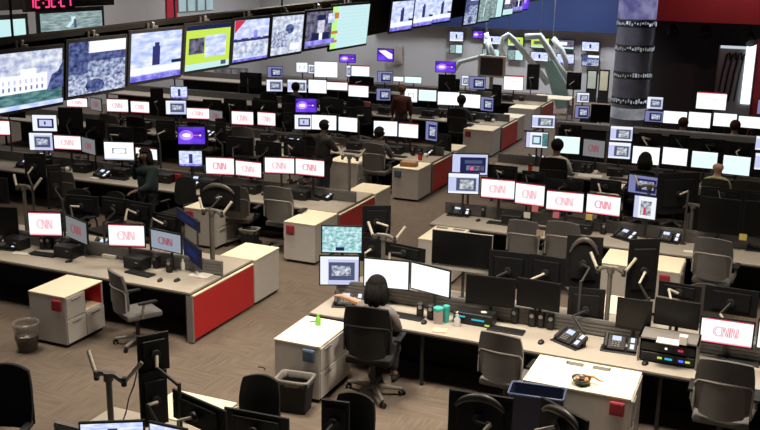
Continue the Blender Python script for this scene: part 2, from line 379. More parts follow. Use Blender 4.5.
def monitor(row, x0, y0, x1, y1, kind, yaw=0, v=None, dz=.73, style='black', desc=None, group=None, tint=False, back=False, arm=1, label=None, fullcase=False, arc=False, tilt=0):
    R = ROWS.get(row); v = v if v is not None else (R['far'] if back else R['mon'])
    yw = math.radians(yaw)
    W, H, c = fit_rect(x0, y0, x1, y1, v, yw, math.radians(tilt))
    place, order = ROWN[row]
    if back: d = desc or 'dark monitor seen from behind'; group = group or f'monitors facing away {place}'
    else: d = desc or SCRD[kind]; group = group or f'monitors {place}'
    t = thing('monitor', 'monitor', (c.x, c.y, dz), yw, d, place, group, (x0+x1)/2, order=order, label=label)
    h = c.z-dz; tl = (math.radians(tilt), 0, 0)
    ob('casing', casing_mesh(style), t, (0, 0, h), tl, (W, 1, H))
    bz = .012/W, .014/H
    lift = .03 if style == 'silver' else 0
    off = Matrix.Rotation(tl[0], 3, 'X') @ Vector((0, -.003 if style != 'silver' else -.0155, lift*1.2))
    s = ob('screen', screen_mesh(kind), t, off+Vector((0, 0, h)), tl, (W-.034, 1, H-.036-2*lift), label='lit screen' if kind != 'off' else None)
    if kind in ('cnn', 'cnndim', 'cnngrey'):
        ob('logo', logo_mesh('tint' if tint else kind), s)
    if back:
        sd = arm; k = MB(); a0 = Vector((0, .05, .0)); rnd = random.Random(int(x0*7+y0)); a1 = Vector((rnd.uniform(.02, .16)*sd, .17, rnd.uniform(-.12, .08))); a2 = Vector((a1.x-rnd.uniform(.05, .16)*sd, .30, a1.z-.16))
        if h < .35: a2.z = max(a2.z, -h+.06)
        k.cyl(a0+Vector((0, 0, 0)), a0+Vector((0, .045, 0)), .045, DARK); ob('mount', k.mesh('mount', .6), t, (0, 0, h))
        k = MB(); k.tube([a0+Vector((0, .05, 0)), a1], .015, CREAM if rnd.random() < .55 else DARK); k.tube([a1, a2], .015, CREAM if rnd.random() < .25 else DARK); ob('arm', k.mesh('arm', .7), t, (0, 0, h))
        k = MB(); k.cyl((a2.x, a2.y, -h), (a2.x, a2.y, a2.z+.03), .018, STEM); k.cyl((a2.x, a2.y, -h), (a2.x, a2.y, -h+.015), .05, STEM); ob('post', k.mesh('post', .6), t, (0, 0, h))
        if arc:
            k = MB(); pts = [(W*.44*math.sin(q), .052, H*(.52*math.cos(q)-.07)) for q in [(-1+2*i/12)*1.05 for i in range(13)]]
            k.tube(pts, [.012+.022*math.cos((-1+2*i/12)*1.5) for i in range(13)], HOOD); ob('rear_hood', k.mesh('rear_hood', .8), t, (0, 0, h), label='rounded shiny rear hood')
    else:
        k = MB(); ys = .115 if h < .5 else .145
        k.box((0, ys, -h/2-.01), (.04, .02, h-.02), STEM, bev=.004)
        k.box((0, ys/2+.02, -.03), (.05, ys-.02, .05), STEM, bev=.005); ob('stand', k.mesh('stand'), t, (0, 0, h))
        k = MB(); k.box((0, ys, -h+.009), (.13, .08, .016), STEM, bev=.004); ob('foot', k.mesh('foot'), t, (0, 0, h))
    return t
def television(x0, y0, x1, y1, kind, v, yaw, desc, place, group=None, order='left', label=None, bezel=.035, name='television'):
    W, H, c = fit_rect(x0, y0, x1, y1, v, math.radians(yaw))
    t = thing(name, 'television', (c.x, c.y, c.z), math.radians(yaw), desc, place, group, (x0+x1)/2, order=order, label=label)
    ob('casing', casing_mesh('tv'), t, sc=(W, 1, H))
    ob('screen', screen_mesh(kind), t, (0, -.004, 0), sc=(W-2*bezel, 1, H-2*bezel), label='lit picture')
    k = MB(); k.box((0, .07, 0), (.2, .05, .2), DARK); ob('wall_mount', k.mesh('wall_mount'), t)
    return t

# ---------------------------------------------------------------- chairs
def chair_part(part, var):
    F_, S_, R_ = {'grey': (CHG, CHG2, CHRIM), 'black': (CHB, BLACKM, DARK), 'brown': (CHBR, CHBR, CHG2)}[var]
    def mk():
        b = MB()
        if part == 'seat': b.box((0, .02, .45), (.47, .48, .075), F_, bev=.03, seg=2)
        elif part == 'backrest': b.shell((0, -.27, .80), .50, .54, .035, .07, F_, rnd=.45, lean=.12, top=.96)
        elif part == 'lumbar_panel':
            b.shell((0, -.285, .68), .47, .34, .02, .075, S_, rnd=.4, lean=.05, top=1.0, bot=.86)
        elif part == 'rim':
            pts = []
            for i in range(25):
                a = -1+2*i/24
                x = .235*math.copysign(min(1, abs(a)*1.5)**.75, a); z = .83+.025*(1-min(1, abs(a)*1.5)**2) - max(0, abs(a)-.62)*.68
                pts.append((x, -.31+.075*(x/.235)**2, z))
            b.tube(pts, .011, R_, 6)
        elif part == 'armrest':
            b.tube([(.23, -.02, .44), (.265, -.03, .56), (.265, 0, .64)], .018, SILV if var == 'grey' else DARK); b.box((.265, .04, .65), (.07, .25, .03), BLACK, bev=.012, seg=2)
        elif part == 'column': b.cyl((0, 0, .10), (0, 0, .42), .028, DARK); b.box((0, 0, .40), (.2, .24, .05), DARK, bev=.01)
        elif part == 'base':
            for i in range(5):
                a = 2*PI*i/5+.3; c, s = math.cos(a), math.sin(a)
                b.tube([(0, 0, .115), (.30*c, .30*s, .075)], [.03, .018], SILV if var == 'grey' else GREY, 8)
        elif part == 'caster':
            b.cyl((-.012, 0, .028), (-.03, 0, .028), .028, BLACK); b.cyl((.012, 0, .028), (.03, 0, .028), .028, BLACK); b.cyl((0, 0, .03), (0, 0, .07), .01, DARK)
        return b.mesh(part, .7)
    return cached(('chair', part, var), mk)
def chair(u, v, rz, var, desc, place, group='office chairs around the desks', order='left', label=None, s=1.0):
    t = thing('office_chair', 'chair', (u, v, 0), math.radians(rz), desc, place, group, order=order, label=label, sc=(s, s, s))
    for p in ('seat', 'backrest', 'lumbar_panel', 'rim', 'column', 'base'): ob(p, chair_part(p, var), t)
    for m in (1, -1): ob('armrest', chair_part('armrest', var), t, sc=(m, 1, 1))
    for i in range(5):
        a = 2*PI*i/5+.3; ob('caster', chair_part('caster', var), t, (.30*math.cos(a), .30*math.sin(a), 0), (0, 0, a+.5))
    return t

# ---------------------------------------------------------------- cabinets and desks
def cabinet(u0, u1, v0, v1, desc, place, face=1, pocket=None, cubby=False, pside='r', plates=False, end=-1, label=None, order='left', h=.72, group='white drawer cabinets'):
    """face: +1 drawers open to +x, -1 to -x; pocket hangs on the end towards the camera"""
    w, d = u1-u0, v1-v0
    t = thing('drawer_cabinet', 'cabinet', ((u0+u1)/2, (v0+v1)/2, 0), 0, desc, place, group, order=order, label=label)
    x0, x1, y0, y1, zt = -w/2, w/2, -d/2, d/2, h-.022
    b = MB()
    if cubby:
        ym = y0+d*.5; zm = .40
        b.bx(x0, x1, y0, y1, .05, zm, WHITE); b.bx(x0, x1, y0, ym, zm, zt, WHITE)
        xi = x0 if face > 0 else x1; b.bx(xi, xi+.02*face, ym, y1, zm, zt, WHITE); b.bx(x0, x1, y1-.02, y1, zm, zt, WHITE)
    else: b.bx(x0, x1, y0, y1, .05, zt, WHITE, bev=.004)
    ob('body', b.mesh('body'), t)
    if cubby:
        b = MB(); e = .003; b.bx(x0+.022, x1-.01, ym+e, ym+.012, zm, zt-.002, RED); b.bx(x0+.022, x1-.01, y1-.034, y1-.022, zm, zt-.002, RED)
        xi = x0+.021 if face > 0 else x1-.021; b.bx(xi, xi+.01*face, ym+.012, y1-.034, zm, zt-.002, RED); b.bx(x0+.022, x1-.01, ym+.012, y1-.034, zm+.001, zm+.006, TOPW)
        ob('cubby_lining', b.mesh('cubby_lining'), t, label='red lined open cubby')
    b = MB(); b.bx(x0-.006, x1+.006, y0-.006, y1+.006, h-.022, h, TOPW, bev=.004); ob('top', b.mesh('top'), t)
    b = MB(); b.bx(x0+.03, x1-.03, y0+.03, y1-.03, 0, .05, BLACK); ob('plinth', b.mesh('plinth'), t)
    xf = x1 if face > 0 else x0
    for yy0, yy1, z0, z1 in ([(y0, y0+d*.5, .40, zt), (y0, y0+d*.5, .06, .39), (y0+d*.5, y1, .06, .39)] if cubby else [(y0, y1, .40, zt), (y0, y1, .06, .39)]):
        b = MB(); b.bx(xf, xf+.018*face, yy0+.006, yy1-.006, z0+.004, z1-.006, WHITE, bev=.003); dr = ob('drawer', b.mesh('drawer'), t)
        b = MB(); yc = (yy0+yy1)/2 if cubby else y0+d*.22; b.box((xf+.026*face, yc, z1-.045), (.016, .17, .02), SILV, bev=.004); ob('handle', b.mesh('handle'), dr, label='metal drawer pull')
    if pocket:
        b = MB(); xc = {'r': x1-.13, 'l': x0+.12, 'c': 0}[pside]; b.box((xc, y0-.018, h-.13), (.15, .034, .15), REDP if pocket == 'red' else BLUEP, bev=.006); b.box((xc, y0-.0375, h-.12), (.13, .006, .1), REDP if pocket == 'red' else BLUEP, bev=.002)
        ob('file_pocket', b.mesh('file_pocket'), t, label=f'{pocket} magnetic pocket')
    if plates:
        for xs in (-.14, .14):
            b = MB(); b.bx(xs-.09, xs+.09, y1-.14, y1-.05, h, h+.004, SLAT); b.bx(xs+(.09 if xs > 0 else -.105), xs+(.105 if xs > 0 else -.09), y1-.12, y1-.05, h, h+.006, BLACK); ob('cable_plate', b.mesh('cable_plate'), t, label='grey cable plate')
    return t
ROWS = {}
def desk_row(row, u0, u1, v0, side, place, order, label, red=True, dz=.73, far=True):
    """a double row of worktops back to back; side=+1: its end on the aisle is u1"""
    ROWS[row] = dict(v0=v0, mon=v0+.62, far=v0+1.12, u0=u0, u1=u1); ROWN[row] = (place, order)
    t = thing('desk_row', 'desk', ((u0+u1)/2, v0+.8, 0), 0, '', '', 'double desk rows', label=label)
    L = (u1-u0)/2; vm = .0
    def part(name, lab=None, *bxs):
        b = MB()
        for q in bxs: b.bx(*q[:6], q[6], bev=q[7] if len(q) > 7 else 0)
        return ob(name, b.mesh(name), t, label=lab)
    e = L*side
    part('worktop', None, (-L, L, -.8, -.02, dz-.03, dz, DESK, .004), (-L, L, -.797, -.03, dz-.05, dz-.03, EDGE))
    if far: part('worktop', None, (-L, L, .04, .80, dz-.03, dz, DESK, .004), (-L, L, .05, .797, dz-.05, dz-.03, EDGE))
    b = MB(); b.bx(-L, L, -.012, .03, .08, dz+.20, SLAT)
    for k in range(4): b.bx(-L, L, -.02, -.012, dz+.02+.045*k, dz+.05+.045*k, SLAT)
    ob('spine_panel', b.mesh('spine_panel'), t, label='grey slatted spine panel')
    part('modesty_panel', None, (-L+.05, L-.05, -.10, -.07, .04, dz-.06, BLACKM), (-L+.05, L-.05, .10, .13, .04, dz-.06, BLACKM))
    part('plinth', None, (-L+.05, L-.05, -.12, .14, 0, .04, BLACK))
    if red:
        part('end_panel', 'red end panel', (e, e+.035*side, -.76, .80 if far else .0, .05, dz-.07, RED, .003))
        part('end_trim', 'grey end upright', (e-.06*side, e+.033*side, -.80, -.762, .02, dz-.05, GREY), (e-.04*side, e+.037*side, -.76, .80, dz-.068, dz-.052, TOPW))
    for xx in [(-L+.1)+(2*L-.2)*k/5 for k in range(6)]:
        part('leg', None, (xx-.02, xx+.02, -.74, -.70, 0, dz-.05, DARK)); 
        if far: part('leg', None, (xx-.02, xx+.02, .70, .74, 0, dz-.05, DARK))
    return t

# ---------------------------------------------------------------- small desk things
def phone_part(p):
    def mk():
        b = MB(); tilt = Matrix.Rotation(math.radians(28), 3, 'X')
        if p == 'body': b.box((0, 0, .075), (.25, .20, .03), BLACK, rot=tilt, bev=.008); b.box((0, .05, .04), (.18, .06, .08), BLACK, bev=.01)
        elif p == 'handset': b.box((-.095, -.003, .105), (.045, .205, .03), DARK, rot=tilt, bev=.012); b.box((-.095, .08, .145), (.05, .05, .035), DARK, rot=tilt, bev=.01)
        elif p == 'display': b.box((.02, .045, .119), (.10, .07, .006), S_PHONE, rot=tilt)
        elif p == 'keypad':
            for i in range(3):
                for j in range(4): b.box((-.02+i*.035, -.07+j*.024, .069+j*.0128), (.024, .014, .006), GREY, rot=tilt)
        elif p == 'side_module': b.box((.20, 0, .075), (.11, .20, .03), BLACK, rot=tilt, bev=.006); b.box((.20, .05, .04), (.08, .05, .08), BLACK)
        elif p == 'side_display':
            for j in (-1, 1): b.box((.20, .043*j, .097+.0228*j), (.045, .066, .006), S_PHW, rot=tilt)
        elif p == 'stand': b.box((.05, -.02, .008), (.40, .20, .015), DARK, bev=.004)
        return b.mesh('phone_'+p, .6)
    return cached('phone'+p, mk)
def phone(px, py, place, order, rz=0, z=.73, desc='black desk phone with lit display', s=1, label=None):
    P = at(px, py, z=z)
    t = thing('desk_phone', 'phone', P, math.radians(rz), desc, place, 'desk phones', order=order, sc=(s, s, s), label=label)
    for p in ('body', 'handset', 'display', 'keypad', 'side_module', 'side_display', 'stand'): ob(p, phone_part(p), t)
    return t
def keyboard(px, py, place, order, rz=0, z=.73):
    P = at(px, py, z=z); t = thing('keyboard', 'keyboard', P, math.radians(rz), 'black computer keyboard', place, 'keyboards', order=order)
    def mk():
        b = MB(); b.box((0, 0, .011), (.45, .16, .02), BLACK, bev=.005); return b.mesh('kb')
    def mk2():
        b = MB()
        for j in range(5):
            for i in range(15): b.box((-.2+i*.0286, -.055+j*.027, .024), (.022, .02, .008), KEYS)
        return b.mesh('keys')
    ob('case', cached('kbcase', mk), t); ob('keys', cached('kbkeys', mk2), t, label='rows of keys')
def mouse(px, py, place, order, rz=0, z=.73):
    P = at(px, py, z=z); t = thing('computer_mouse', 'mouse', P, math.radians(rz), 'black computer mouse', place, 'computer mice', order=order)
    def mk(): b = MB(); b.sph((0, 0, .008), .06, BLACK, (.6, 1, .5), 14); return b.mesh('ms', True)
    def mk2(): b = MB(); b.cyl((-.004, .03, .034), (.004, .03, .034), .008, DARK); return b.mesh('wheel', .6)
    ob('body', cached('mousebody', mk), t); ob('wheel', cached('mousewheel', mk2), t)
def speaker(px, py, place, order, z=.73, s=1):
    P = at(px, py, z=z); t = thing('desk_speaker', 'speaker', P, random.uniform(-.3, .3), 'small black desk speaker', place, 'desk speakers', order=order, sc=(s, s, s))
    def mk(): b = MB(); b.box((0, 0, .10), (.085, .10, .19), BLACK, bev=.012); return b.mesh('sp', .6)
    def mk2(): b = MB(); b.cyl((0, -.048, .145), (0, -.054, .145), .026, SILV); b.cyl((0, -.048, .07), (0, -.054, .07), .034, DARK); return b.mesh('cone', .6)
    ob('cabinet', cached('spkbox', mk), t); ob('driver', cached('spkdrv', mk2), t, label='silver ringed driver')
def simple(name, cat, P, me, label, rz=0, group=None):
    return thing(name, cat, P, rz, '', '', group, label=label, me=me)
# ---------------------------------------------------------------- people
def skin_mesh(chains, root, levels=1):
    """chains: lists of (name, (x,y,z), r) sharing points by name -> a tapered continuous surface (Skin + Subdivision)"""
    idx, co, rad, ed = {}, [], [], set()
    for ch in chains:
        prev = None
        for nm, p, r in ch:
            if nm not in idx: idx[nm] = len(co); co.append(p); rad.append(r)
            if prev is not None and prev != idx[nm]: ed.add((min(prev, idx[nm]), max(prev, idx[nm])))
            prev = idx[nm]
    me = bpy.data.meshes.new('tmp'); me.from_pydata(co, list(ed), [])
    o = bpy.data.objects.new('tmp', me); COL.objects.link(o)
    o.modifiers.new('s', 'SKIN'); sv = me.skin_vertices[0].data
    for i, r in enumerate(rad): sv[i].radius = (r, r) if not isinstance(r, tuple) else r; sv[i].use_root = False
    sv[idx[root]].use_root = True
    o.modifiers['s'].use_smooth_shade = True
    sb = o.modifiers.new('u', 'SUBSURF'); sb.levels = levels; sb.render_levels = levels
    dg = bpy.context.evaluated_depsgraph_get(); ev = o.evaluated_get(dg)
    out = bpy.data.meshes.new_from_object(ev); bpy.data.objects.remove(o); bpy.data.meshes.remove(me)
    for p in out.polygons: p.use_smooth = True
    return out
def person(label, u, v, rz, pose='sit', skin=(.45, .27, .19), hair=(.012, .01, .009), hairlen='short', shirt=(.05, .05, .06), pants=(.03, .03, .04), arms=None, lean=0, turn=0, bulk=1.0, z0=0, s=1.0, tilt=0):
    t = thing('person', 'person', (u, v, z0), math.radians(rz), label=label, sc=(s, s, s), group=None)
    sit = pose == 'sit'; hz = .50 if sit else .93
    def pt(x, y, z): return (x, y+lean*z, hz+z)
    pel, bel, che, sho, nek = pt(0, 0, .02), pt(0, 0, .20), pt(0, .01, .40), pt(0, -.005, .50), pt(0, .015, .58)
    hd = Vector(pt(0, .035+tilt*.5, .66)); hc = hd + Vector((0, .015+tilt*.6, .07)); ht = hc + Vector((0, -.01+tilt*.4, .06))
    tr = Matrix.Rotation(math.radians(turn), 3, 'Z'); fw = tr @ Vector((0, 1, 0)); sd = tr @ Vector((1, 0, 0))
    A = {}
    for k, sx in (('l', -1), ('r', 1)):
        d = dict(e=(.25*sx, .06, .265), w=(.17*sx, .30, .285)) if sit else dict(e=(.24*sx, -.02, .22), w=(.25*sx, .06, -.02))
        if arms and k in arms: d.update(arms[k])
        A[k] = (Vector(pt(.185*sx, 0, .47)), Vector(pt(*d['e'])), Vector(pt(*d['w'])))
    Lg = {}
    for k, sx in (('l', -1), ('r', 1)):
        if sit: Lg[k] = ((.095*sx, .03, hz), (.13*sx, .43, .49), (.13*sx, .40, .09), (.14*sx, .54, .045))
        else: Lg[k] = ((.09*sx, 0, .90), (.10*sx, .03, .50), (.10*sx, .0, .09), (.12*sx, .13, .035))
    ch = [[('pel', pel, .125), ('bel', bel, .115), ('che', che, .13), ('sho', sho, .085), ('nek', nek, .052), ('jaw', tuple(hd), .072), ('hc', tuple(hc), .095), ('ht', tuple(ht), .07)],
          [('hc', tuple(hc), .095), ('nose', tuple(hc+fw*.112-Vector((0, 0, .02))), .016)],
          [('hc', tuple(hc), .095), ('earr', tuple(hc+sd*.10-Vector((0, 0, .01))), .018)], [('hc', tuple(hc), .095), ('earl', tuple(hc-sd*.10-Vector((0, 0, .01))), .018)]]
    for k, sx in (('l', -1), ('r', 1)):
        S, E, W = A[k]; d = (W-E).normalized(); side = d.cross(Vector((0, 0, 1)))
        side = side.normalized() if side.length > .1 else Vector((1, 0, 0)); nrm = side.cross(d)
        palm = W + d*.055; kn = W + d*.10
        ch.append([('sho', sho, .085), ('S'+k, tuple(S), .058), ('E'+k, tuple(E), .042), ('W'+k, tuple(W), .027), ('P'+k, tuple(palm), (.034, .022))])
        for i, (o_, L) in enumerate(((-.030, .062), (-.010, .075), (.010, .070), (.029, .055))):
            b0 = kn+side*o_; b1 = b0+d*L*.55-nrm*.012; b2 = b1+d*L*.45-nrm*.024
            ch.append([('P'+k, tuple(palm), .03), (f'f{k}{i}a', tuple(b0), .010), (f'f{k}{i}b', tuple(b1), .009), (f'f{k}{i}c', tuple(b2), .007)])
        b0 = W+d*.03+side*(-.045*sx); ch.append([('P'+k, tuple(palm), .03), ('t'+k+'a', tuple(b0+d*.02), .011), ('t'+k+'b', tuple(b0+d*.06-side*.012*sx-nrm*.015), .009)])
        H, K, N_, T = Lg[k]
        ch.append([('pel', pel, .125), ('H'+k, H, .085), ('K'+k, K, .058), ('N'+k, N_, .036), ('T'+k, T, .03)])
    me = skin_mesh(ch, 'pel'); me.materials.append(skinmat('skin_%.2f' % skin[0], skin)); ob('body', me, t)
    cl = [[('pel', pel, .14*bulk), ('bel', bel, .135*bulk), ('che', che, .15*bulk), ('sho', sho, .10*bulk), ('col', tuple(Vector(nek)-Vector((0, 0, .035))), .062)]]
    for k in 'lr':
        S, E, W = A[k]; cl.append([('sho', sho, .10), ('S'+k, tuple(S), .073*bulk), ('E'+k, tuple(E), .055*bulk), ('W'+k, tuple(E+(W-E)*(.95 if not (arms and arms.get('bare'+k)) else .25)), .04)])
    me = skin_mesh(cl, 'pel'); me.materials.append(mat('cloth_%.3f_%.3f_%.3f' % shirt, shirt, .9, vary=.15, scale=14)); ob('shirt', me, t)
    cl = []
    for k in 'lr':
        H, K, N_, T = Lg[k]; cl.append([('pel', tuple(Vector(pel)-Vector((0, 0, .02))), .142), ('H'+k, H, .102), ('K'+k, K, .072), ('N'+k, tuple(Vector(N_)+Vector((0, 0, .03))), .055)])
    me = skin_mesh(cl, 'pel'); me.materials.append(mat('trouser_%.3f' % pants[0], pants, .9)); ob('trousers', me, t)
    for k in 'lr':
        H, K, N_, T = Lg[k]; b = MB(); b.sph(((N_[0]+T[0])/2, (N_[1]+T[1])/2+.0, .045), .075, BLACKM, (.62, 1.7, .58), 12); ob('shoe', b.mesh('shoe', True), t)
    if hairlen != 'bald':
        hm = mat('hair_%.3f' % hair[0], hair, .85, vary=.3, scale=40, spec=.1); b = MB(); c = hc + Vector((0, 0, .022)) - fw*.014
        b.sph(c, .118, hm, (.95, 1.03, 1.0), 18)
        dl = [f for f in b.bm.faces if (lambda q: q.dot(fw) > .035 and q.z < .035 or q.z < (-.09 if hairlen == 'short' else -.11) and q.dot(fw) > -.02)(f.calc_center_median()-c)]
        bmesh.ops.delete(b.bm, geom=dl, context='FACES')
        if hairlen == 'long':
            base = c-fw*.055
            for q, o_ in ((-.06, .02), (-.025, -.01), (.015, -.015), (.055, .015)):
                b.tube([base+sd*q+Vector((0, 0, .03))+fw*o_, base+sd*q*1.25-Vector((0, 0, .13))+fw*(o_-.012), base+sd*q*1.3-Vector((0, 0, .27))+fw*(o_-.015)], [.055, .06, .034], hm, 10)
            for q in (-1, 1): b.tube([c+sd*.075*q+Vector((0, 0, .02)), c+sd*.10*q-Vector((0, 0, .10)), c+sd*.09*q-Vector((0, 0, .24))-fw*.02], [.042, .045, .03], hm, 8)
        ob('hair', b.mesh('hair', True), t)
    for q in (-1, 1):
        b = MB(); e = hc+fw*.088+sd*.034*q+Vector((0, 0, .008)); b.sph(e, .013, mat('eye_white', (.7, .7, .68), .3), n=10); b.sph(e+fw*.008, .0075, BLACK, n=8); ob('eye', b.mesh('eye', True), t)
    b = MB(); m0 = hd+fw*.083+Vector((0, 0, .028)); b.sph(m0, .022, mat('lip', (.25, .08, .07), .5), (1, .45, .3), 10); ob('mouth', b.mesh('mouth', True), t)
    return t
# ================================================================ THE ROOM
def slab(x0, x1, y0, y1, z0, z1, m):
    b = MB(); b.bx(x0, x1, y0, y1, z0, z1, m); return b.mesh('slab')
def carpet():
    m = bpy.data.materials.new('carpet_tiles'); m.use_nodes = True; nt = m.node_tree; n = nt.nodes; b = n['Principled BSDF']; b.inputs['Roughness'].default_value = .9
    b.inputs['Specular IOR Level'].default_value = .15
    L = nt.links.new; tc = n.new('ShaderNodeTexCoord')
    ck = n.new('ShaderNodeTexChecker'); ck.inputs['Scale'].default_value = 1/.6; ck.inputs['Color1'].default_value = (0, 0, 0, 1); ck.inputs['Color2'].default_value = (1, 1, 1, 1)
    ro = n.new('ShaderNodeMapping'); ro.inputs['Location'].default_value = (.1, .2, .013); L(tc.outputs['Object'], ro.inputs[0]); L(ro.outputs[0], ck.inputs['Vector'])
    N = []
    for sc in ((2.5, 24, 1), (24, 2.5, 1)):
        mp = n.new('ShaderNodeMapping'); mp.inputs['Scale'].default_value = sc; L(tc.outputs['Object'], mp.inputs[0])
        ns = n.new('ShaderNodeTexNoise'); ns.inputs['Scale'].default_value = 1; ns.inputs['Detail'].default_value = 3; L(mp.outputs[0], ns.inputs['Vector']); N.append(ns)
    mx = n.new('ShaderNodeMix'); mx.data_type = 'FLOAT'; L(ck.outputs['Fac'], mx.inputs[0]); L(N[0].outputs['Fac'], mx.inputs[2]); L(N[1].outputs['Fac'], mx.inputs[3])
    bg = n.new('ShaderNodeTexNoise'); bg.inputs['Scale'].default_value = .9; bg.inputs['Detail'].default_value = 2; L(tc.outputs['Object'], bg.inputs['Vector'])
    ad = n.new('ShaderNodeMath'); ad.operation = 'MULTIPLY_ADD'; ad.inputs[1].default_value = .35; L(bg.outputs['Fac'], ad.inputs[0]); L(mx.outputs[0], ad.inputs[2])
    rp = n.new('ShaderNodeValToRGB'); rp.color_ramp.elements[0].position = .42; rp.color_ramp.elements[1].position = .95
    rp.color_ramp.elements[0].color = (.118, .092, .071, 1); rp.color_ramp.elements[1].color = (.180, .142, .112, 1)
    L(ad.outputs[0], rp.inputs['Fac']); L(rp.outputs['Color'], b.inputs['Base Color'])
    return m
CARPET = carpet()
WALLG = mat('wall_grey_paint', (.46, .45, .45), .8, scale=.6)
BLUEW = mat('soffit_blue', (.012, .028, .105), .7, scale=.5)
REDW = mat('soffit_red', (.30, .012, .015), .7, scale=.5)
DARKW = mat('wall_dark', (.045, .043, .045), .8, scale=.8)
struct('floor', slab(-22, 8, -2, 38.2, -.1, 0, CARPET))
struct('ceiling', slab(-22, 8, -2, 38.2, 6.6, 6.8, DARKW))
struct('wall_left', slab(-22.2, -22, -2, 38.2, 0, 6.6, WALLG))
struct('wall_back', slab(-22, 8, 38, 38.2, 0, 6.6, WALLG))
struct('wall_right', slab(8, 8.2, 5, 38.2, 0, 6.6, DARKW))
zs = at(560, 31, v=37.45).z
struct('trim_1', slab(-16.5, -4.6, 37.45, 38, zs, 6.6, BLUEW))                   # the blue soffit over the back wall
zr = at(700, 22, v=30).z
struct('trim_2', slab(-4.3, 8, 29.8, 31, zr, 6.6, REDW))                      # the red soffit over the dark studio
struct('wall_studio', slab(-4.35, 8, 31, 31.3, 0, zr+.2, DARKW))
struct('wall_studio_side', slab(-4.45, -4.25, 31.0, 38, 0, 6.6, mat('rose_wall', (.22, .10, .10), .8)))
# left wall: red banner strip and two pale lit windows seen above the television bank
a, b_ = at(168, 14, u=-21.9), at(178, 14, u=-21.9)
struct('trim_3', slab(-22, -21.93, a.y, b_.y, 1.8, 5, mat('banner_red', (.5, .02, .05), .6)))
for k, (x0, x1) in enumerate(((179, 196), (198, 214))):
    a, b_ = at(x0, 10, u=-21.9), at(x1, 10, u=-21.9)
    struct(f'window_{k+1}', slab(-22, -21.94, a.y, b_.y, 3.0, 5, glow('window_pale_blue', (.42, .58, .62), (.52, .70, .76), .75, 1.5)))
    b = MB(); ym = (a.y+b_.y)/2; b.bx(-21.94, -21.9, ym-.03, ym+.03, 3.0, 5, GREY); b.bx(-21.94, -21.9, a.y-.06, a.y, 3.0, 5, GREY); struct(f'window_{k+1}_frame', b.mesh('frame'))

# column with ticker bands
cv = 28.4; cu = at(633.5, 60, v=28.4).x
b = MB(); b.cyl((0, 0, 0), (0, 0, 6.6), .53, mat('column_metal', (.30, .30, .36), .38, metal=.55, vary=.3, scale=1.6), n=40); col_ = struct('column', b.mesh('column', .6), (cu, cv, 0))
for yb, cm in ((24, 1), (49, 0), (76, 0), (102, 1)):
    zc = at(634, yb, v=27.9).z; b = MB()
    b.cyl((0, 0, zc-.10), (0, 0, zc+.10), .536, STEM, n=40)
    for k in range(46):
        a = 2*PI*k/46; w = random.choice((.012, .018, .026)); h = random.uniform(.02, .06)
        b.box((.545*math.cos(a), .545*math.sin(a), zc+random.uniform(-.03, .03)), (.012, w*2, h*2), random.choice((S_LAV, S_DIMW, S_DIMG, S_DIMW)) if cm else random.choice((S_DIMG, S_DIMG, S_DIMW)), rot=Matrix.Rotation(a, 3, 'Z'))
    ob('ticker_band', b.mesh('ticker'), col_, label='glowing ticker band round the column')
zc = at(634, 9, v=27.9).z
b = MB(); b.cyl((0, 0, zc-.28), (0, 0, zc+.6), .536, glow('column_top_painted_light', (.16, .15, .42), (.42, .40, .72), .55, 3), n=40); ob('painted_light_band', b.mesh('painted_light_band', .6), col_)  # purple-blue light falling on the column top, painted as an emissive sleeve

zc = at(629, 113, v=27.9).z
b = MB(); b.cyl((0, 0, zc-.2), (0, 0, zc+.12), .537, glow('column_low_painted_reflection', (.22, .23, .26), (.55, .56, .6), .6, 1.5), n=40); ob('painted_light_band', b.mesh('painted_light_band', .6), col_)  # pale reflection low on the metal, painted as an emissive sleeve
# lit glass booth in the dark studio
P0, P1 = at(715, 100, v=30.4), at(757, 47, v=30.4)
t = thing('light_booth', 'booth', (P0.x, 30.4, 0), label='bright lit glass booth with white light strip beside the dark studio wall')
w = P1.x-P0.x; b = MB(); b.bx(0, w, 0, .06, P0.z-.6, P1.z, mat('booth_glass', (.32, .34, .36), .25)); ob('glass_panel', b.mesh('glass_panel'), t)
b = MB(); b.bx(w*.72, w*.98, -.08, -.01, P0.z-.05, P1.z+.08, glow('booth_strip', (.9, 1, 1), None, 1.6)); ob('light_strip', b.mesh('light_strip'), t, label='glowing white vertical light strip')
b = MB(); b.bx(0, w*.72, -.02, -.005, P1.z-.08, P1.z, glow('booth_glow', (.7, .8, .85), None, .8)); b.bx(-.04, 0, -.05, .06, P0.z-.6, P1.z, GREY); ob('frame', b.mesh('frame'), t)
for k in range(4):
    b = MB(); x = w*(.10+.16*k); b.tube([(x-.05, -.05, P0.z), (x+.02, -.05, P0.z+.8), (x+.1, -.05, P1.z-.25), (x+.18, -.05, P1.z-.18), (x+.2, -.05, P1.z-.4)], .028, DARK); ob('cable', b.mesh('cable', True), t)
P = at(758, 72, v=30.5); b = MB(); b.bx(-.12, .9, 0, .05, -P.z, .95, mat('studio_red_panel', (.42, .04, .05), .5)); simple('wall_banner', 'panel', P, b.mesh('p'), 'red wall panel at the right edge beyond the bright booth')
for (x, y, w_) in ((672, 27, .5), (750, 35, .35), (705, 28, .8)):
    P = at(x, y, v=30.3); t = thing('studio_light', 'light', P, 0, 'black studio lamp hanging from the red soffit', '', 'studio lamps', x, order='left')
    b = MB(); b.cyl((0, 0, 0), (.08, -.18, -.22), .13, BLACK, r2=.17); ob('lamp_head', b.mesh('h', .6), t); b = MB(); b.cyl((0, 0, .05), (0, 0, zr-P.z+.05), .02, BLACK); ob('hanging_rod', b.mesh('r', .6), t)

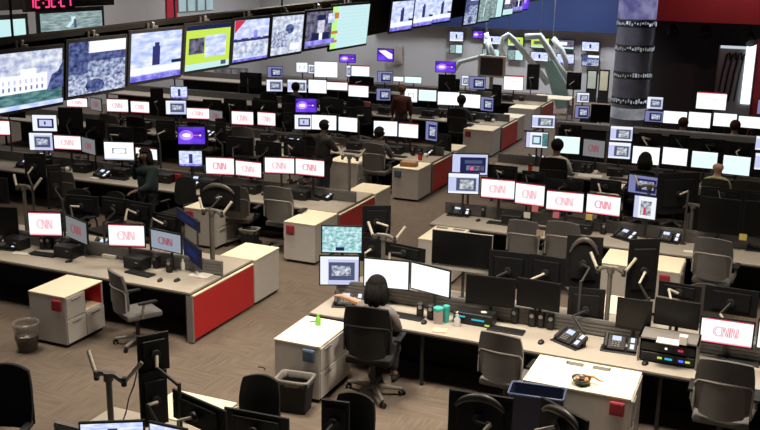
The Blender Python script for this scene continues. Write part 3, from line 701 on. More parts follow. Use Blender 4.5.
# pale curved tubes of the set in front of the wall of televisions
SETM = mat('set_white', (.62, .70, .70), .45)
def settube(px, v, r, label):
    Q = [at(x, y, v=v+dv) for x, y, dv in px]; b = MB()
    b.tube([q-Q[0] for q in Q], r, SETM, 10); t = thing('set_arch', 'arch', Q[0], label=label, group='pale set arches'); ob('curved_tube', b.mesh('arch', True), t)
    k = max(Q, key=lambda q: q.z)-Q[0]; b = MB(); b.cyl(k, (k.x, k.y, 6.6-Q[0].z), .012, GREY); ob('hanging_wire', b.mesh('w'), t)
settube([(505, 62, 0), (501, 48, 0), (503, 38, .1), (508, 35, .2), (514, 40, .3), (530, 60, .5), (548, 84, .6)], 33.5, .11, 'pale curved arch tube hooking over near the yellow wall screens')
settube([(525, 37, 0), (540, 36, .1), (548, 48, .2), (558, 66, .3), (568, 80, .5)], 34, .12, 'pale arch tube slanting in the middle of the television wall')
settube([(553, 38, 0), (562, 50, .1), (566, 62, .2), (562, 80, .3)], 35, .10, 'thin pale arch tube beside the white wall screens')
settube([(487, 40, 0), (488, 55, .1), (460, 62, .2), (446, 82, .3)], 34.4, .09, 'pale bent tube left of the hooked arch')
settube([(486, 33, 0), (489, 44, .1), (494, 56, .2)], 35.2, .09, 'short pale tube by the wall screens near blue soffit')
b = MB(); Q = [at(x, y, v=33) for x, y in ((543, 62), (552, 60), (566, 84), (570, 108), (556, 108), (550, 86))]
b.prism([q-Q[0] for q in Q], (0, 1, 0), .15, mat('set_teal_glass', (.25, .40, .40), .3)); t = thing('glass_fin', 'panel', Q[0], label='wide pale teal glass fin slanting below the television wall'); ob('glass_sheet', b.mesh('fin'), t); b = MB(); q = Q[3]-Q[0]; b.bx(q.x-.1, q.x+.1, 0, .12, -Q[0].z, q.z+.1, GREY); ob('foot', b.mesh('ft'), t)

# television wall at the back
for x0, y0, x1, y1, k, d in ((507, 36, 524, 47, 'yellowv', 'yellow framed'), (507, 49, 524, 61, 'palev', 'pale teal'), (530, 37, 550, 49, 'yellowv', 'yellow edged'), (530, 51, 549, 62, 'bluewhite', 'light blue'),
        (556, 39, 575, 50, 'news', 'white banner'), (556, 53, 575, 65, 'sky', 'blue sky'), (581, 41, 600, 52, 'bluewhite', 'pale blue figure'), (581, 54, 600, 67, 'crowd', 'black and white'),
        (483, 35, 501, 45, 'bluewhite', 'pale logo'), (482, 48, 500, 57, 'palev', 'dim teal'), (449, 31, 464, 42, 'bluewhite', 'slanting light blue'), (449, 44, 463, 54, 'palev', 'slanting dim'), (472, 30, 484, 39, 'purple', 'dim purple')):
    television(x0, y0, x1, y1, k, 37.8, 0 if x0 > 470 else 18, f'{d} wall television', 'on the far back wall', 'wall of televisions', order='left', bezel=.03)
P = at(480, 65, v=33); t = thing('video_screen', 'screen', (P.x, 33, 0), 0, label='dark square screen in cream frame below the set arches')
a, b_ = at(481, 75, v=33), at(506, 58, v=33); w, h = b_.x-a.x, b_.z-a.z; b = MB(); b.box((w/2, 0, a.z+h/2), (w+.12, .1, h+.1), CREAM, bev=.01); ob('casing', b.mesh('c'), t, label='cream frame')
b = MB(); b.box((w/2, -.055, a.z+h/2), (w-.06, .01, h-.04), mat('screen_brown', (.05, .035, .035), .3)); ob('screen', b.mesh('s'), t); b = MB(); b.bx(w/2-.06, w/2+.06, -.04, .04, 0, a.z, GREY); b.bx(w/2-.4, w/2+.4, -.25, .25, 0, .04, GREY); ob('stand', b.mesh('st'), t)
for x0, y0, x1, y1, lab in ((586, 70, 598, 88, 'greenish white board with black rim left of the column'), (598, 70, 610, 90, 'rounded cream paper board beside the metal column')):
    a, b_ = at(x0, y1, v=36.5), at(x1, y0, v=36.5); b = MB(); b.bx(0, b_.x-a.x, 0, .06, 0, b_.z, BLACK); t = thing('notice_board', 'board', (a.x, 36.5, 0), label=lab); ob('frame', b.mesh('f'), t)
    b = MB(); b.bx(.05, b_.x-a.x-.05, -.02, 0, max(.05, a.z), b_.z-.06, mat('board_pale', (.55, .62, .50), .7) if x0 == 586 else mat('board_cream', (.68, .64, .45), .7)); ob('sheet', b.mesh('s'), t)
television(377, 48, 394, 62, 'purplebright', 37.6, 0, '', '', label='bright purple television high on the grey back wall', group=None)
b = MB(); a, b_ = at(395, 64, v=37.9), at(402, 46, v=37.9); b.bx(a.x, b_.x, 37.9, 38, a.z, b_.z, mat('wall_beige', (.42, .37, .33), .8)); struct('trim_4', b.mesh('t'))
# grey video wall on the far left
P = at(232, 85, v=33.4)
W, H, c = fit_rect(196, 64, 266, 101, 33.4, .25)
t = thing('video_wall', 'screen', (c.x, c.y, 0), .25, label='large dim grey video wall on the far left behind desks')
b = MB(); b.box((0, .05, c.z), (W, .1, H), GREY, bev=.01); b.bx(-W*.3, -W*.25, .1, .2, 0, c.z, DARK); b.bx(W*.25, W*.3, .1, .2, 0, c.z, DARK); ob('casing', b.mesh('c'), t)
b = MB(); b.box((0, -.004, c.z), (W-.1, .008, H-.1), glow('video_wall_picture', (.10, .10, .11), (.36, .34, .40), .55, 2.4, (1.4, 1, .5))); ob('screen', b.mesh('s'), t)
for k in range(5):
    b = MB(); x = -W*.44+k*W*.22; b.bx(x, x+.05, -.03, -.008, c.z-H/2, c.z+H/2, SILV); ob('mullion', b.mesh('m'), t)

# ================================================================ CEILING TELEVISION BANK
UB = -6.5
bot = [(2, 122), (67, 104), (129, 88), (184, 77), (232, 66), (270, 60), (304, 53), (336, 46)]
vb = [at(x, y, u=UB).y for x, y in bot]; zb = [at(x, y, u=UB).z for x, y in bot]
names = [('whitehouse', 'hanging television showing a white mansion and lawn'), ('crowd', 'hanging television showing a crowd on a wide avenue'), ('tower', 'hanging television with dark tower on blue sky, above lower left desks'),
         ('graphic', 'hanging television with yellow border and two pictures'), ('skyline', 'hanging television with city skyline and red corner'), ('aerial', 'hanging television with pale icy aerial view'), ('anchor', 'hanging television with a presenter on dark background')]
def banktv(y0, y1, z0, z1, kind, label, group='televisions hanging in the long bank', tilt=.10):
    W, H = y1-y0, z1-z0
    t = thing('hanging_television', 'television', (UB, (y0+y1)/2, (z0+z1)/2), PI/2, label=label, group=group)
    ob('casing', casing_mesh('tv'), t, rot=(tilt, 0, 0), sc=(W, 1, H)); ob('screen', screen_mesh(kind), t, (0, -.004, 0), (tilt, 0, 0), (W-.075, 1, H-.075), label='lit picture')
    k = MB(); k.box((0, .10, .05), (.10, .12, H*.8), DARK); k.cyl((0, .10, H*.4), (0, .10, H*.5+.05), .015, TAUPE); ob('bracket_mount', k.mesh('br'), t)
    k = MB(); k.box((0, .03, H/2+.03), (.035, .03, .07), SILV, bev=.006); k.box((.03, .02, H/2+.01), (.06, .03, .025), TAUPE, bev=.004); ob('hanging_clip', k.mesh('cl'), t, label='bright metal hanging clip')
for k in range(7):
    z0 = (zb[k]+zb[k+1])/2 if k else zb[1]-.01
    y0 = vb[k] if k else vb[1]-1.03
    banktv(y0+.012, vb[k+1]-.012, z0, z0+.60, *names[k])
a, b_ = at(336, 52, u=UB+.1), at(374, 45.5, u=UB+.1); tz = at(372, 3, u=UB+.1).z
banktv(a.y, b_.y, a.z-.01, tz+.02, 'document', 'hanging screen showing a pale list page with green and orange side strip')
for k, (x0, x1, yb, yt) in enumerate(((390, 414, 33, 7), (413, 434, 28, 5), (432, 452, 24, 3))):
    a, b_ = at(x0, yb, u=UB), at(x1, yb-2.5, u=UB)
    banktv(a.y, b_.y-.05, a.z-.02, a.z+.57, 'tower', f'hanging television with dark tower on blue sky, {("first", "middle", "last")[k]} of the far three')
for k, (x0, x1, yb) in enumerate(((464, 478, 27), (478, 491, 24), (490, 503, 20), (503, 514, 17), (513, 524, 14), (523, 530, 11))):
    a, b_ = at(x0, yb, u=UB), at(x1, yb-2.2, u=UB)
    banktv(a.y, b_.y-.05, a.z, a.z+.72, ('crowd', 'greyv', 'palev', 'news', 'anchor', 'purple')[k], f'small far hanging television showing {("a street scene", "a grey green view", "a pale split view", "a news page", "a dark presenter", "purple light")[k]}')
b = MB(); zb0 = zb[2]
L = 28.5
b.bx(UB-.26, UB-.2, 6.0, L, zb0-.02, zb0+.60, BLACKM)
def incline(b):
    for v_ in b.bm.verts: v_.co.z += (zb[7]-zb[1])/(vb[7]-vb[1])*(v_.co.y-vb[2])
incline(b); ob_ = thing('television_rack', 'rack', (0, 0, 0), label='long black hanging rack that carries the row of televisions', px=200)
ob('back_panel', b.mesh('bp'), ob_)
b = MB(); b.bx(UB-.28, UB-.12, 6.0, L, zb0+.60, zb0+.65, mat('rack_bronze', (.016, .013, .010), .6, vary=.4, scale=3)); incline(b); ob('top_rail', b.mesh('tr'), ob_, label='bronze brown top rail')
for k in range(9):
    b = MB(); y = 7+k*2.6; b.cyl((UB-.2, y, zb0+.62), (UB-.2, y, 6.6), .012, BLACK); ob('hanging_rod', b.mesh('rod', .6), ob_)
# rear bank and clock
UR = -9.6
for x0, x1, yb, yt, kd, lab in ((-30, 27, 38, 19, 'palev', 'upper television at the left edge with bright pale picture'), (40, 103, 31, 11, 'greyv', 'upper television with dim grey green picture under the red clock')):
    a, b_ = at(x0, yb, u=UR), at(x1, yb-(3 if x0 > 0 else 0), u=UR); zt = at((x0+x1)/2, yt, u=UR).z
    y0, y1 = a.y, b_.y; z0 = min(a.z, b_.z); Wd, Hd = y1-y0, zt-z0
    t = thing('hanging_television', 'television', (UR, (y0+y1)/2, (z0+zt)/2), PI/2, label=lab)
    ob('casing', casing_mesh('tv'), t, sc=(Wd+.1, 1, Hd+.1)); ob('screen', screen_mesh(kd), t, (0, -.004, 0), sc=(Wd-.03, 1, Hd-.03), label='lit picture'); k = MB(); k.cyl((0, .06, Hd/2), (0, .06, 6.6-(z0+zt)/2), .012, BLACK); ob('hanging_mount', k.mesh('m', .6), t)
a, b_ = at(-25, 10, u=UR+.1), at(112, 9, u=UR+.1); zc = at(50, 9, u=UR+.1).z
b = MB(); b.bx(UR-.25, UR-.05, a.y, b_.y+.25, zc, zc+.55, BLACKM); thing('equipment_beam', 'beam', (0, 0, 0), label='black boxed beam above the upper televisions carrying the red clock', me=b.mesh('beam'), px=60)
a, b_ = at(28, 6.5, u=UR), at(73, 5.5, u=UR); wc = b_.y-a.y; zt = .16
t = thing('digital_clock', 'clock', (UR, (a.y+b_.y)/2, a.z+.085), PI/2, label='digital clock with glowing red digits 12:32:21 on black beam')
b = MB(); b.box((0, .03, 0), (wc+.12, .06, .32), BLACK, bev=.01); ob('casing', b.mesh('c'), t)
SEG = {'1': 'bc', '2': 'abged', '3': 'abgcd', ':': ':'}
x = -wc/2+.02; dw = wc/7.2
for chx in '12:32:21':
    b = MB()
    if chx == ':':
        for z in (-.05, .05): b.box((x+dw*.2, -.004, z), (.022, .006, .022), S_DIGIT)
        x += dw*.5; ob('colon', b.mesh('d'), t); continue
    h, w_ = .105, dw*.62; s_ = .022
    for sg in SEG[chx]:
        if sg in 'adg': b.box((x+w_/2, -.004, {'a': h, 'g': 0, 'd': -h}[sg]), (w_, .006, s_), S_DIGIT)
        else: b.box((x+(w_ if sg in 'bc' else 0), -.004, h/2 if sg in 'bf' else -h/2), (s_, .006, h), S_DIGIT)
    x += dw; ob('digit', b.mesh('d'), t, label='glowing red digit')
# ================================================================ DESK ROWS
desk_row('L1', -16.5, -6.96, 10.08, 1, 'in the front left row', 'aisleL', 'front left double desk row with red end panel facing the aisle')
desk_row('L2', -18.0, -7.04, 14.76, 1, 'in the second left row', 'aisleL', 'second left double desk row, red end beside the black aisle monitors')
desk_row('L3', -19.5, -7.06, 19.65, 1, 'in the third left row', 'aisleL', 'third left double desk row with red end panel near wooden tissue tray')
desk_row('L4', -20.5, -7.06, 25.2, 1, 'in the fourth left row', 'aisleL', 'fourth left double desk row with short red end panel far up the aisle')
desk_row('L5', -21.0, -7.06, 29.7, 1, 'in the farthest left row', 'aisleL', 'farthest left double desk row below the grey back wall')
desk_row('R1', -5.20, 2.0, 10.12, -1, 'in the front right row', 'aisleR', 'front right double desk row where the woman sits at white screens', red=False)
desk_row('R2', -5.32, 2.6, 14.82, -1, 'in the second right row', 'aisleR', 'second right double desk row behind the large dark computer screen', red=False)
desk_row('R3', -5.75, 3.2, 19.6, -1, 'in the third right row', 'aisleR', 'third right double desk row where the bald man sits', red=False)
desk_row('R4', -5.25, 4.0, 24.4, -1, 'in the farthest right row', 'aisleR', 'farthest right double desk row beside the metal column', red=False)
desk_row('R0', -5.75, 2.0, 5.35, -1, 'at the bottom edge', 'left', 'nearest double desk row, mostly cut off by the bottom edge', red=False)
ROWN['W'] = ('on the far wall', 'left')

# cabinets: u0, u1, v0, v1
cabinet(-8.93, -8.33, 9.25, 10.0, '', '', 1, 'red', True, label='white cabinet with red lined open cubby beside the clear lined bin')
cabinet(-7.52, -6.93, 11.73, 12.46, '', '', -1, label='plain white cabinet at far end of front left red panel')
cabinet(-7.60, -7.02, 13.86, 14.74, '', '', -1, 'red', pside='l', label='white cabinet with red pocket beside the cyan video monitor')
cabinet(-7.60, -7.0, 16.40, 17.14, '', '', -1, label='white cabinet behind the black aisle monitor, far end of second red panel')
cabinet(-7.64, -7.05, 18.82, 19.62, '', '', -1, 'blue', pside='l', label='white cabinet with dark blue pocket under the wooden tissue tray')
cabinet(-7.62, -7.03, 21.32, 22.05, '', '', -1, label='white cabinet at far end of third left red panel')
cabinet(-7.85, -7.06, 24.35, 25.16, '', '', -1, 'red', pside='l', label='white cabinet with red pocket at the fourth left desk row')
cabinet(-7.62, -7.03, 26.85, 27.6, '', '', -1, label='white cabinet beyond the fourth left row red panel')
cabinet(-7.85, -7.06, 28.8, 29.66, '', '', -1, label='farthest cream topped cabinet by the aisle near the column')
cabinet(-5.19, -4.60, 9.20, 10.02, '', '', 1, 'blue', pside='r', label='white cabinet with blue pocket behind the black lined wastebasket')
cabinet(-2.23, -1.10, 9.34, 10.08, '', '', 1, 'red', pside='r', plates=True, label='wide white cabinet with two cable plates beside the blue recycling bin')
cabinet(-5.18, -4.60, 13.92, 14.76, '', '', 1, plates=True, label='white cabinet half hidden behind the large dark computer screen')
cabinet(-2.26, -1.72, 13.93, 14.72, '', '', 1, label='white cabinet behind the forked monitor arms pole')
cabinet(-1.52, -1.12, 13.92, 14.70, '', '', 1, 'red', pside='c', label='narrow white cabinet with red pocket left of far right grey chair')
cabinet(-2.12, -1.55, 11.80, 12.50, '', '', -1, label='white cabinet seen between black monitor backs in front right row')
cabinet(-5.42, -4.70, 6.99, 7.55, '', '', 1, label='cream topped cabinet at bottom edge behind slanted dark monitor')
cabinet(-8.2, -7.52, 6.55, 7.26, '', '', 1, label='cream topped cabinet corner at the left edge above black chair')
cabinet(-10.85, -10.25, 18.82, 19.62, '', '', 1, label='cream cabinet top in third left row, right of grey chair at left', )
cabinet(-9.2, -8.5, 18.8, 19.62, '', '', 1, label='wide cream cabinet in third left row beside the standing man in checked shirt')
cabinet(-9.65, -9.0, 13.9, 14.74, '', '', 1, 'red', pside='l', label='cream topped cabinet with red pocket behind the standing woman')
cabinet(-3.35, -2.8, 18.75, 19.5, '', '', -1, label='cream topped cabinet behind the bald seated person with cream shirt')
# cream tables far up the aisle
for x, y, lab in ((553, 97, 'cream table beside the aisle just below the glass fin'),):
    P = at(x, y, z=.74); t = thing('side_table', 'table', (P.x, P.y, 0), label=lab)
    b = MB(); b.bx(-.65, .65, -.45, .45, .71, .74, TOPW, bev=.005); ob('table_top', b.mesh('tt'), t)
    for sx in (-.6, .6):
        for sy in (-.4, .4): b = MB(); b.bx(sx-.02, sx+.02, sy-.02, sy+.02, 0, .71, GREY); ob('leg', b.mesh('leg'), t)
# ledge partitions behind the right rows
LEDGE = mat('ledge_grey', (.30, .29, .28), .5)
for lab, (xa, ya), (xb, yb), v in (('long grey topped low partition in front of the farthest right desks', (556, 119), (775, 142), 23.0), ('grey topped low partition in front of the bald man', (688, 185), (775, 198), 18.5)):
    a, b_ = at(xa, ya, v=v), at(xb, yb, v=v); z = (a.z+b_.z)/2; w = b_.x-a.x
    t = thing('low_partition', 'partition', (a.x, v, 0), label=lab)
    b = MB(); b.bx(0, w, -.02, .08, z-.13, z, LEDGE, bev=.005); b.bx(0, w, 0, .22, z-.03, z, LEDGE); ob('ledge', b.mesh('l'), t)
    b = MB(); b.bx(0, w, .02, .06, .05, z-.13, BLACKM); ob('panel', b.mesh('p'), t)
    for k in range(5): b = MB(); x = .05+(w-.1)*k/4; b.bx(x-.03, x+.03, 0, .1, 0, z-.13, GREY); ob('post', b.mesh('po'), t)

# ================================================================ SCREENS THAT FACE THE CAMERA
def mons(row, items):
    for it in items:
        x0, y0, x1, y1, k = it[:5]; yaw = it[5] if len(it) > 5 else 10; kw = it[6] if len(it) > 6 else {}
        monitor(row, x0, y0, x1, y1, k, yaw, **kw)
mons('L1', [(-22, 206, 19, 238, 'off', 18), (27, 211, 63, 237, 'cnn', 22), (65, 214, 88, 246, 'cnngrey', -22), (107, 223, 146, 248, 'cnn', 20), (150, 228, 182, 255, 'cnndim', -8),
    (176, 207, 199, 233, 'navyv', -36, dict(v=10.9, style='navy', desc='dark navy monitor edge-on, upper of two,')), (183, 236, 201, 270, 'navyv', -38, dict(v=10.8, style='navy', desc='dark navy monitor edge-on, lower of two,'))])
mons('L2', [(-26, 119, 11, 136, 'cnn', 20), (31, 114, 58, 132, 'app3', 24, dict(v=15.6)), (28, 132, 54, 151, 'app2', 24), (53, 134, 82, 151, 'cnn', 14), (81, 136, 96, 156, 'cnngrey', -20),
    (103, 141, 135, 161, 'cloud', 20), (135, 146, 158, 161, 'whitered', 0), (178, 150, 203, 167, 'sky', 26), (205, 156, 235, 176, 'cnn', 16, dict(tint=True)), (235, 159, 262, 179, 'cnn', 0), (264, 156, 295, 175, 'cnn', 16), (295, 157, 325, 178, 'cnn', 2, dict(tint=True)),
    (177, 126, 206, 145, 'purple', 26, dict(v=15.6))])
mons('L3', [(66, 97, 88, 108, 'cnn', 16), (90, 97, 102, 112, 'cnngrey', -16), (106, 98, 129, 113, 'cnn', 16), (130, 100, 150, 114, 'cnn', 8), (170, 86, 188, 99, 'sky', 26, dict(v=20.4)), (165, 100, 187, 115, 'app2', 26),
    (186, 107, 210, 120, 'cnn', 16), (209, 109, 223, 123, 'cnngrey', -12), (231, 110, 254, 126, 'cnn', 12), (257, 111, 276, 127, 'cnn', 4), (294, 114, 313, 130, 'app3', 24), (311, 114, 337, 131, 'white', 14), (338, 116, 358, 133, 'white', 0),
    (373, 120, 398, 137, 'white', 14), (398, 122, 419, 139, 'whitered', 4), (425, 120, 438, 142, 'bluedim', -16), (295, 98, 317, 113, 'purple', 24, dict(v=20.5))])
mons('L4', [(266, 79, 283, 92, 'app2', 24), (267, 66, 283, 78, 'bluedim', 24, dict(v=26.2)), (287, 79, 307, 93, 'app', 18), (308, 79, 327, 94, 'white', 12), (326, 81, 348, 91, 'whitered', 12), (348, 84, 369, 98, 'whitered', 4), (376, 88, 391, 101, 'bluedim', 22),
    (404, 88, 418, 103, 'cloud', 12), (418, 89, 437, 102, 'cyan', 8), (437, 91, 460, 106, 'white', 12), (460, 93, 481, 109, 'white', 0), (480, 96, 494, 112, 'bluedim', -10)])
mons('L5', [(296, 62, 308, 73, 'cloud', 20), (308, 64, 315, 74, 'app', 0), (314, 61, 338, 78, 'white', 16), (346, 65, 351, 77, 'app', 10), (351, 65, 370, 77, 'whitered', 12), (377, 71, 393, 83, 'bluedim', 24), (393, 76, 404, 82, 'white', 10), (404, 76, 422, 84, 'cyan', 8),
    (438, 78, 460, 92, 'off', 10), (461, 75, 469, 86, 'app', 10), (469, 76, 486, 90, 'bluedim', 10), (339, 54, 356, 63, 'purple', 20, dict(v=30.6)), (435, 61, 456, 73, 'purple', 14, dict(v=30.8)), (503, 75, 524, 91, 'whitered', 8)])
mons('R1', [(321, 225, 363, 254, 'teal', 22, dict(v=11.0)), (319, 255, 360, 286, 'app2', 24, dict(v=10.85)), (363, 257, 410, 291, 'white', 10), (410, 261, 451, 299, 'white', -14),
    (431, 229, 493, 275, 'off', 4, dict(v=11.3, style='silver', desc='large dark computer screen with silver chin')), (465, 274, 516, 309, 'off', 6), (516, 277, 561, 313, 'off', -4, dict(v=10.8)),
    (615, 297, 653, 332, 'off', 2), (653, 297, 701, 331, 'off', -2), (698, 315, 756, 350, 'cnn', 2), (755, 318, 800, 356, 'whitered', -6)])
mons('R2', [(447, 172, 480, 195, 'app', 18), (451, 153, 489, 176, 'appdark', 22, dict(v=15.7)), (480, 177, 516, 201, 'cnn', 6), (514, 181, 546, 208, 'cnn', -4), (545, 189, 585, 214, 'cnn', 4), (585, 192, 622, 218, 'cnn', -4, dict(tint=True)),
    (627, 173, 660, 197, 'bluedim', -10, dict(v=15.9)), (632, 194, 658, 221, 'photo', -6), (697, 196, 742, 236, 'off', 0), (741, 200, 792, 240, 'off', 0)])
mons('R3', [(531, 114, 556, 129, 'app', 14, dict(v=20.5)), (525, 131, 549, 149, 'appgreen', 12), (553, 135, 581, 155, 'cyan', 8), (582, 138, 606, 159, 'cnngrey', -10, dict(desc='greyish monitor with red news logo')), (607, 141, 632, 160, 'app', 8), (609, 125, 634, 142, 'app', 10, dict(v=20.5)),
    (631, 145, 661, 166, 'white', 4), (661, 146, 689, 167, 'white', -2), (690, 150, 719, 170, 'cyan', 2), (721, 154, 752, 177, 'cyan', -4), (753, 152, 782, 172, 'app', 4), (754, 135, 780, 152, 'app', 4, dict(v=20.5, desc='upper stacked monitor with lavender window'))])
mons('R4', [(574, 105, 590, 119, 'bluedim', 12), (576, 92, 590, 103, 'app', 12, dict(v=25.4)), (590, 104, 611, 123, 'off', 6), (646, 96, 664, 110, 'app2', 6, dict(v=25.4)), (644, 110, 664, 123, 'bluedim', 6), (662, 110, 688, 125, 'white', 4), (687, 111, 712, 129, 'white', 0), (712, 112, 738, 128, 'white', 2), (737, 115, 768, 130, 'white', -2),
    (695, 91, 728, 111, 'whitered', 2, dict(v=26.0)), (756, 99, 780, 116, 'bluedim', 0, dict(v=25.4))])
mons('R0', [(78, 420, 146, 452, 'sky', 30, dict(v=5.95, label='nearest blue lit monitor at bottom edge, left one of two')), (148, 421, 188, 452, 'sky', 2, dict(v=5.95, label='nearest blue lit monitor at bottom edge, right one of two'))])

# ================================================================ SCREENS TURNED AWAY
def backs(row, items):
    for it in items:
        x0, y0, x1, y1, yaw = it[:5]; kw = it[5] if len(it) > 5 else {}
        monitor(row, x0, y0, x1, y1, 'off', yaw, back=True, **kw)
backs('L1', [(24, 153, 47, 178, 200, dict(arm=1)), (46, 164, 63, 206, 236), (66, 194, 100, 216, 190), (102, 196, 130, 217, 182, dict(arm=-1)), (128, 200, 154, 224, 176), (154, 212, 182, 233, 172), (-20, 176, 10, 204, 190)])
backs('L2', [(58, 107, 84, 133, 196), (86, 118, 106, 138, 180), (108, 126, 134, 143, 188), (215, 118, 226, 142, 220), (226, 136, 254, 156, 188), (256, 140, 282, 158, 178, dict(arm=-1)), (284, 138, 306, 158, 176), (0, 100, 26, 118, 190), (156, 120, 176, 140, 200)])
backs('L3', [(150, 88, 164, 114, 214), (203, 99, 222, 110, 190), (224, 98, 247, 112, 182), (282, 112, 292, 132, 205), (356, 106, 372, 124, 190), (436, 132, 452, 152, 150, dict(desc='dark monitor back beside the aisle')), (320, 98, 344, 114, 186), (252, 100, 278, 112, 184)])
backs('L4', [(438, 74, 456, 92, 190), (492, 84, 502, 106, 160), (350, 76, 374, 86, 186), (240, 72, 262, 88, 190)])
backs('L5', [(526, 64, 540, 90, 200), (566, 72, 582, 90, 190), (478, 88, 500, 98, 186)])
backs('R1', [(362, 205, 391, 236, 205, dict(v=11.7, arm=-1)), (358, 232, 386, 262, 196, dict(v=11.6)), (386, 241, 426, 263, 170, dict(v=11.5)), (564, 234, 604, 290, 186, dict(arm=-1, arc=True)), (566, 286, 606, 330, 190, dict(v=11.0)), (624, 238, 660, 300, 212, dict(arm=1)), (658, 280, 702, 302, 176, dict(v=11.5)), (703, 284, 760, 318, 180, dict(v=11.4)), (488, 249, 530, 290, 184), (528, 253, 566, 290, 178)])
backs('R2', [(488, 164, 518, 180, 184), (546, 178, 584, 192, 184), (654, 172, 700, 214, 214, dict(v=15.7, arm=-1)), (700, 186, 746, 202, 182), (744, 190, 785, 206, 180), (590, 178, 622, 194, 180), (522, 170, 545, 182, 182)])
backs('R3', [(668, 134, 690, 148, 182), (560, 124, 582, 136, 186), (700, 138, 726, 152, 180), (728, 142, 752, 156, 178), (638, 132, 662, 146, 184)])
backs('R0', [(136, 330, 169, 374, 236, dict(v=6.55, label='dark upper monitor turned edge-on beside slim forked pole')), (138, 368, 168, 428, 236, dict(v=6.5, label='dark tall monitor below the edge-on one by the slim pole')), (174, 388, 228, 440, 165, dict(label='slanted dark monitor back hiding the cream cabinet at bottom edge')),
    (225, 406, 290, 450, 184, dict(v=6.75, label='dark monitor back in front of lone black chair, bottom edge')), (322, 398, 350, 440, 190, dict(label='dark monitor back left of the bottom edge rounded chair')), (448, 388, 514, 440, 186, dict(arc=True, arm=-1, label='black monitor back with shiny hood left of the blue recycling bin')),
    (541, 396, 590, 452, 148, dict(arc=True, label='black monitor back with shiny hood in front of the blue recycling bin'))])
# the far desk of R2 holds one more hooded back; L2 too
backs('L2', [(200, 181, 241, 212, 182, dict(v=12.0, row=None) if False else dict(v=11.25, arc=True, arm=-1, desc='hooded brownish monitor back'))])

# forked poles that carry the arms
def forked_pole(xb, yb, yt, v, label, z=.73, spread=.28):
    a = at(xb, yb, z=z) if v is None else at(xb, yb, v=v); zt = at(xb, yt, v=a.y).z
    t = thing('monitor_pole', 'pole', (a.x, a.y, z), label=label, group='grey poles with forked arms'); h = zt-z
    b = MB(); b.cyl((0, 0, 0), (0, 0, h), .028, TAUPE, n=16); b.cyl((0, 0, 0), (0, 0, .02), .08, GREY, n=16); ob('pole', b.mesh('pole', .6), t)
    b = MB(); b.cyl((0, 0, h-.05), (0, 0, h+.03), .045, TAUPE, n=16); b.tube([(-.15, .02, h-.04), (-.08, 0, h+.01), (.08, 0, h+.01), (.15, .02, h-.04)], .028, TAUPE); ob('collar', b.mesh('collar', .6), t)
    for s in (-1, 1):
        b = MB(); b.tube([(.15*s, .02, h-.05), (.15*s+spread*.42*s, .10, h+.14)], .019, CREAM); b.cyl((.15*s, .02, h-.08), (.15*s, .02, h), .026, DARK)
        ob('arm', b.mesh('arm', .8), t, label='cream forked arm')
forked_pole(27, 230, 187, 10.92, 'grey forked arms pole behind left edge news monitors')
forked_pole(213, 256, 211, 10.95, 'grey forked arms pole at end of front left row')
forked_pole(349, 199, 156, 15.6, 'grey forked arms pole beside man in black chair')
forked_pole(606, 326, 268, 11.0, 'grey forked arms pole in middle of front right row')
forked_pole(112, 436, 376, 6.3, 'slim forked pole standing at the bottom edge before bare carpet', spread=.34)
forked_pole(383, 262, 236, 11.2, 'short grey pole under black monitor near the aisle')
forked_pole(646, 224, 186, 15.7, 'brown lit forked arms pole beside blue tilted monitor')
forked_pole(690, 232, 205, 15.75, 'short pole with cream cap left of far right dark screens')

# ================================================================ CHAIRS
def ch(x, y, rz, var, label, s=1.0, zt=1.05):
    """x, y: pixel of the middle of the backrest's top edge"""
    P = at(x, y, z=zt*s); r = math.radians(rz); off = Vector((math.sin(r), -math.cos(r)))*.31*s
    v = P.y-off.y
    if abs(rz) < 40:
        for R in ROWS.values():
            if R['v0']-.30 < v < R['v0']+1.6 and (R['u1'] > P.x > R['u0']): v = R['v0']-.30
    elif abs(rz) > 140:
        for R in ROWS.values():
            if R['v0']+1.0 < v < R['v0']+2.15 and (R['u1'] > P.x > R['u0']): v = R['v0']+2.15
    Q = at(x, y, v=v+off.y); s = max(.9, min(1.18, Q.z/1.05))
    chair(Q.x-off.x, v, rz, var, '', '', label=label, s=s)
ch(112, 272, -30, 'grey', 'grey chair pulled to the front left desk, right of red cubby')
ch(277, 187, 2, 'grey', 'grey chair in second left row left of red pocket cabinet')
ch(234, 187, 8, 'brown', 'brown chair behind hooded monitor in second left row')
ch(108, 112, 0, 'grey', 'grey chair in third left row near left news monitors')
ch(242, 127, 5, 'grey', 'grey chair in third left row left of wide cream cabinet')
ch(499, 335, -4, 'grey', 'pale grey chair at front right desk, left of wide cabinet', 1.06)
ch(728, 353, 0, 'grey', 'grey chair in front of large right news monitor', 1.06)
ch(523, 221, 0, 'grey', 'grey chair in second right row, left of two together')
ch(563, 222, 0, 'grey', 'grey chair in second right row, right of two together')
ch(714, 239, -6, 'grey', 'grey chair at far right of second right row', 1.06)
ch(264, 389, 186, 'black', 'lone black chair turned away at the bottom edge')
ch(360, 394, 176, 'black', 'black chair with pale rim at bottom edge below seated woman')
ch(6, 366, 200, 'black', 'black chair at the bottom left corner', 1.15)
ch(708, 285, 180, 'brown', 'brown rimmed chair behind dark right monitors')
ch(80, 190, 190, 'black', 'black chair behind left edge dim news monitor')
ch(118, 193, 170, 'black', 'black chair behind the front left news monitors')
ch(444, 92, 0, 'grey', 'grey chair in fourth left row beside the silhouetted person')
ch(330, 96, 0, 'brown', 'brown chair in fourth left row under white screens')
ch(355, 98, 0, 'black', 'black chair in fourth left row beside pink patterned bag')
ch(268, 92, 0, 'black', 'black chair at left end of visible fourth left row screens')
ch(588, 117, 0, 'brown', 'brown chair left of column before the long partition')
ch(652, 119, 0, 'brown', 'brown chair just right of column before farthest right desks')
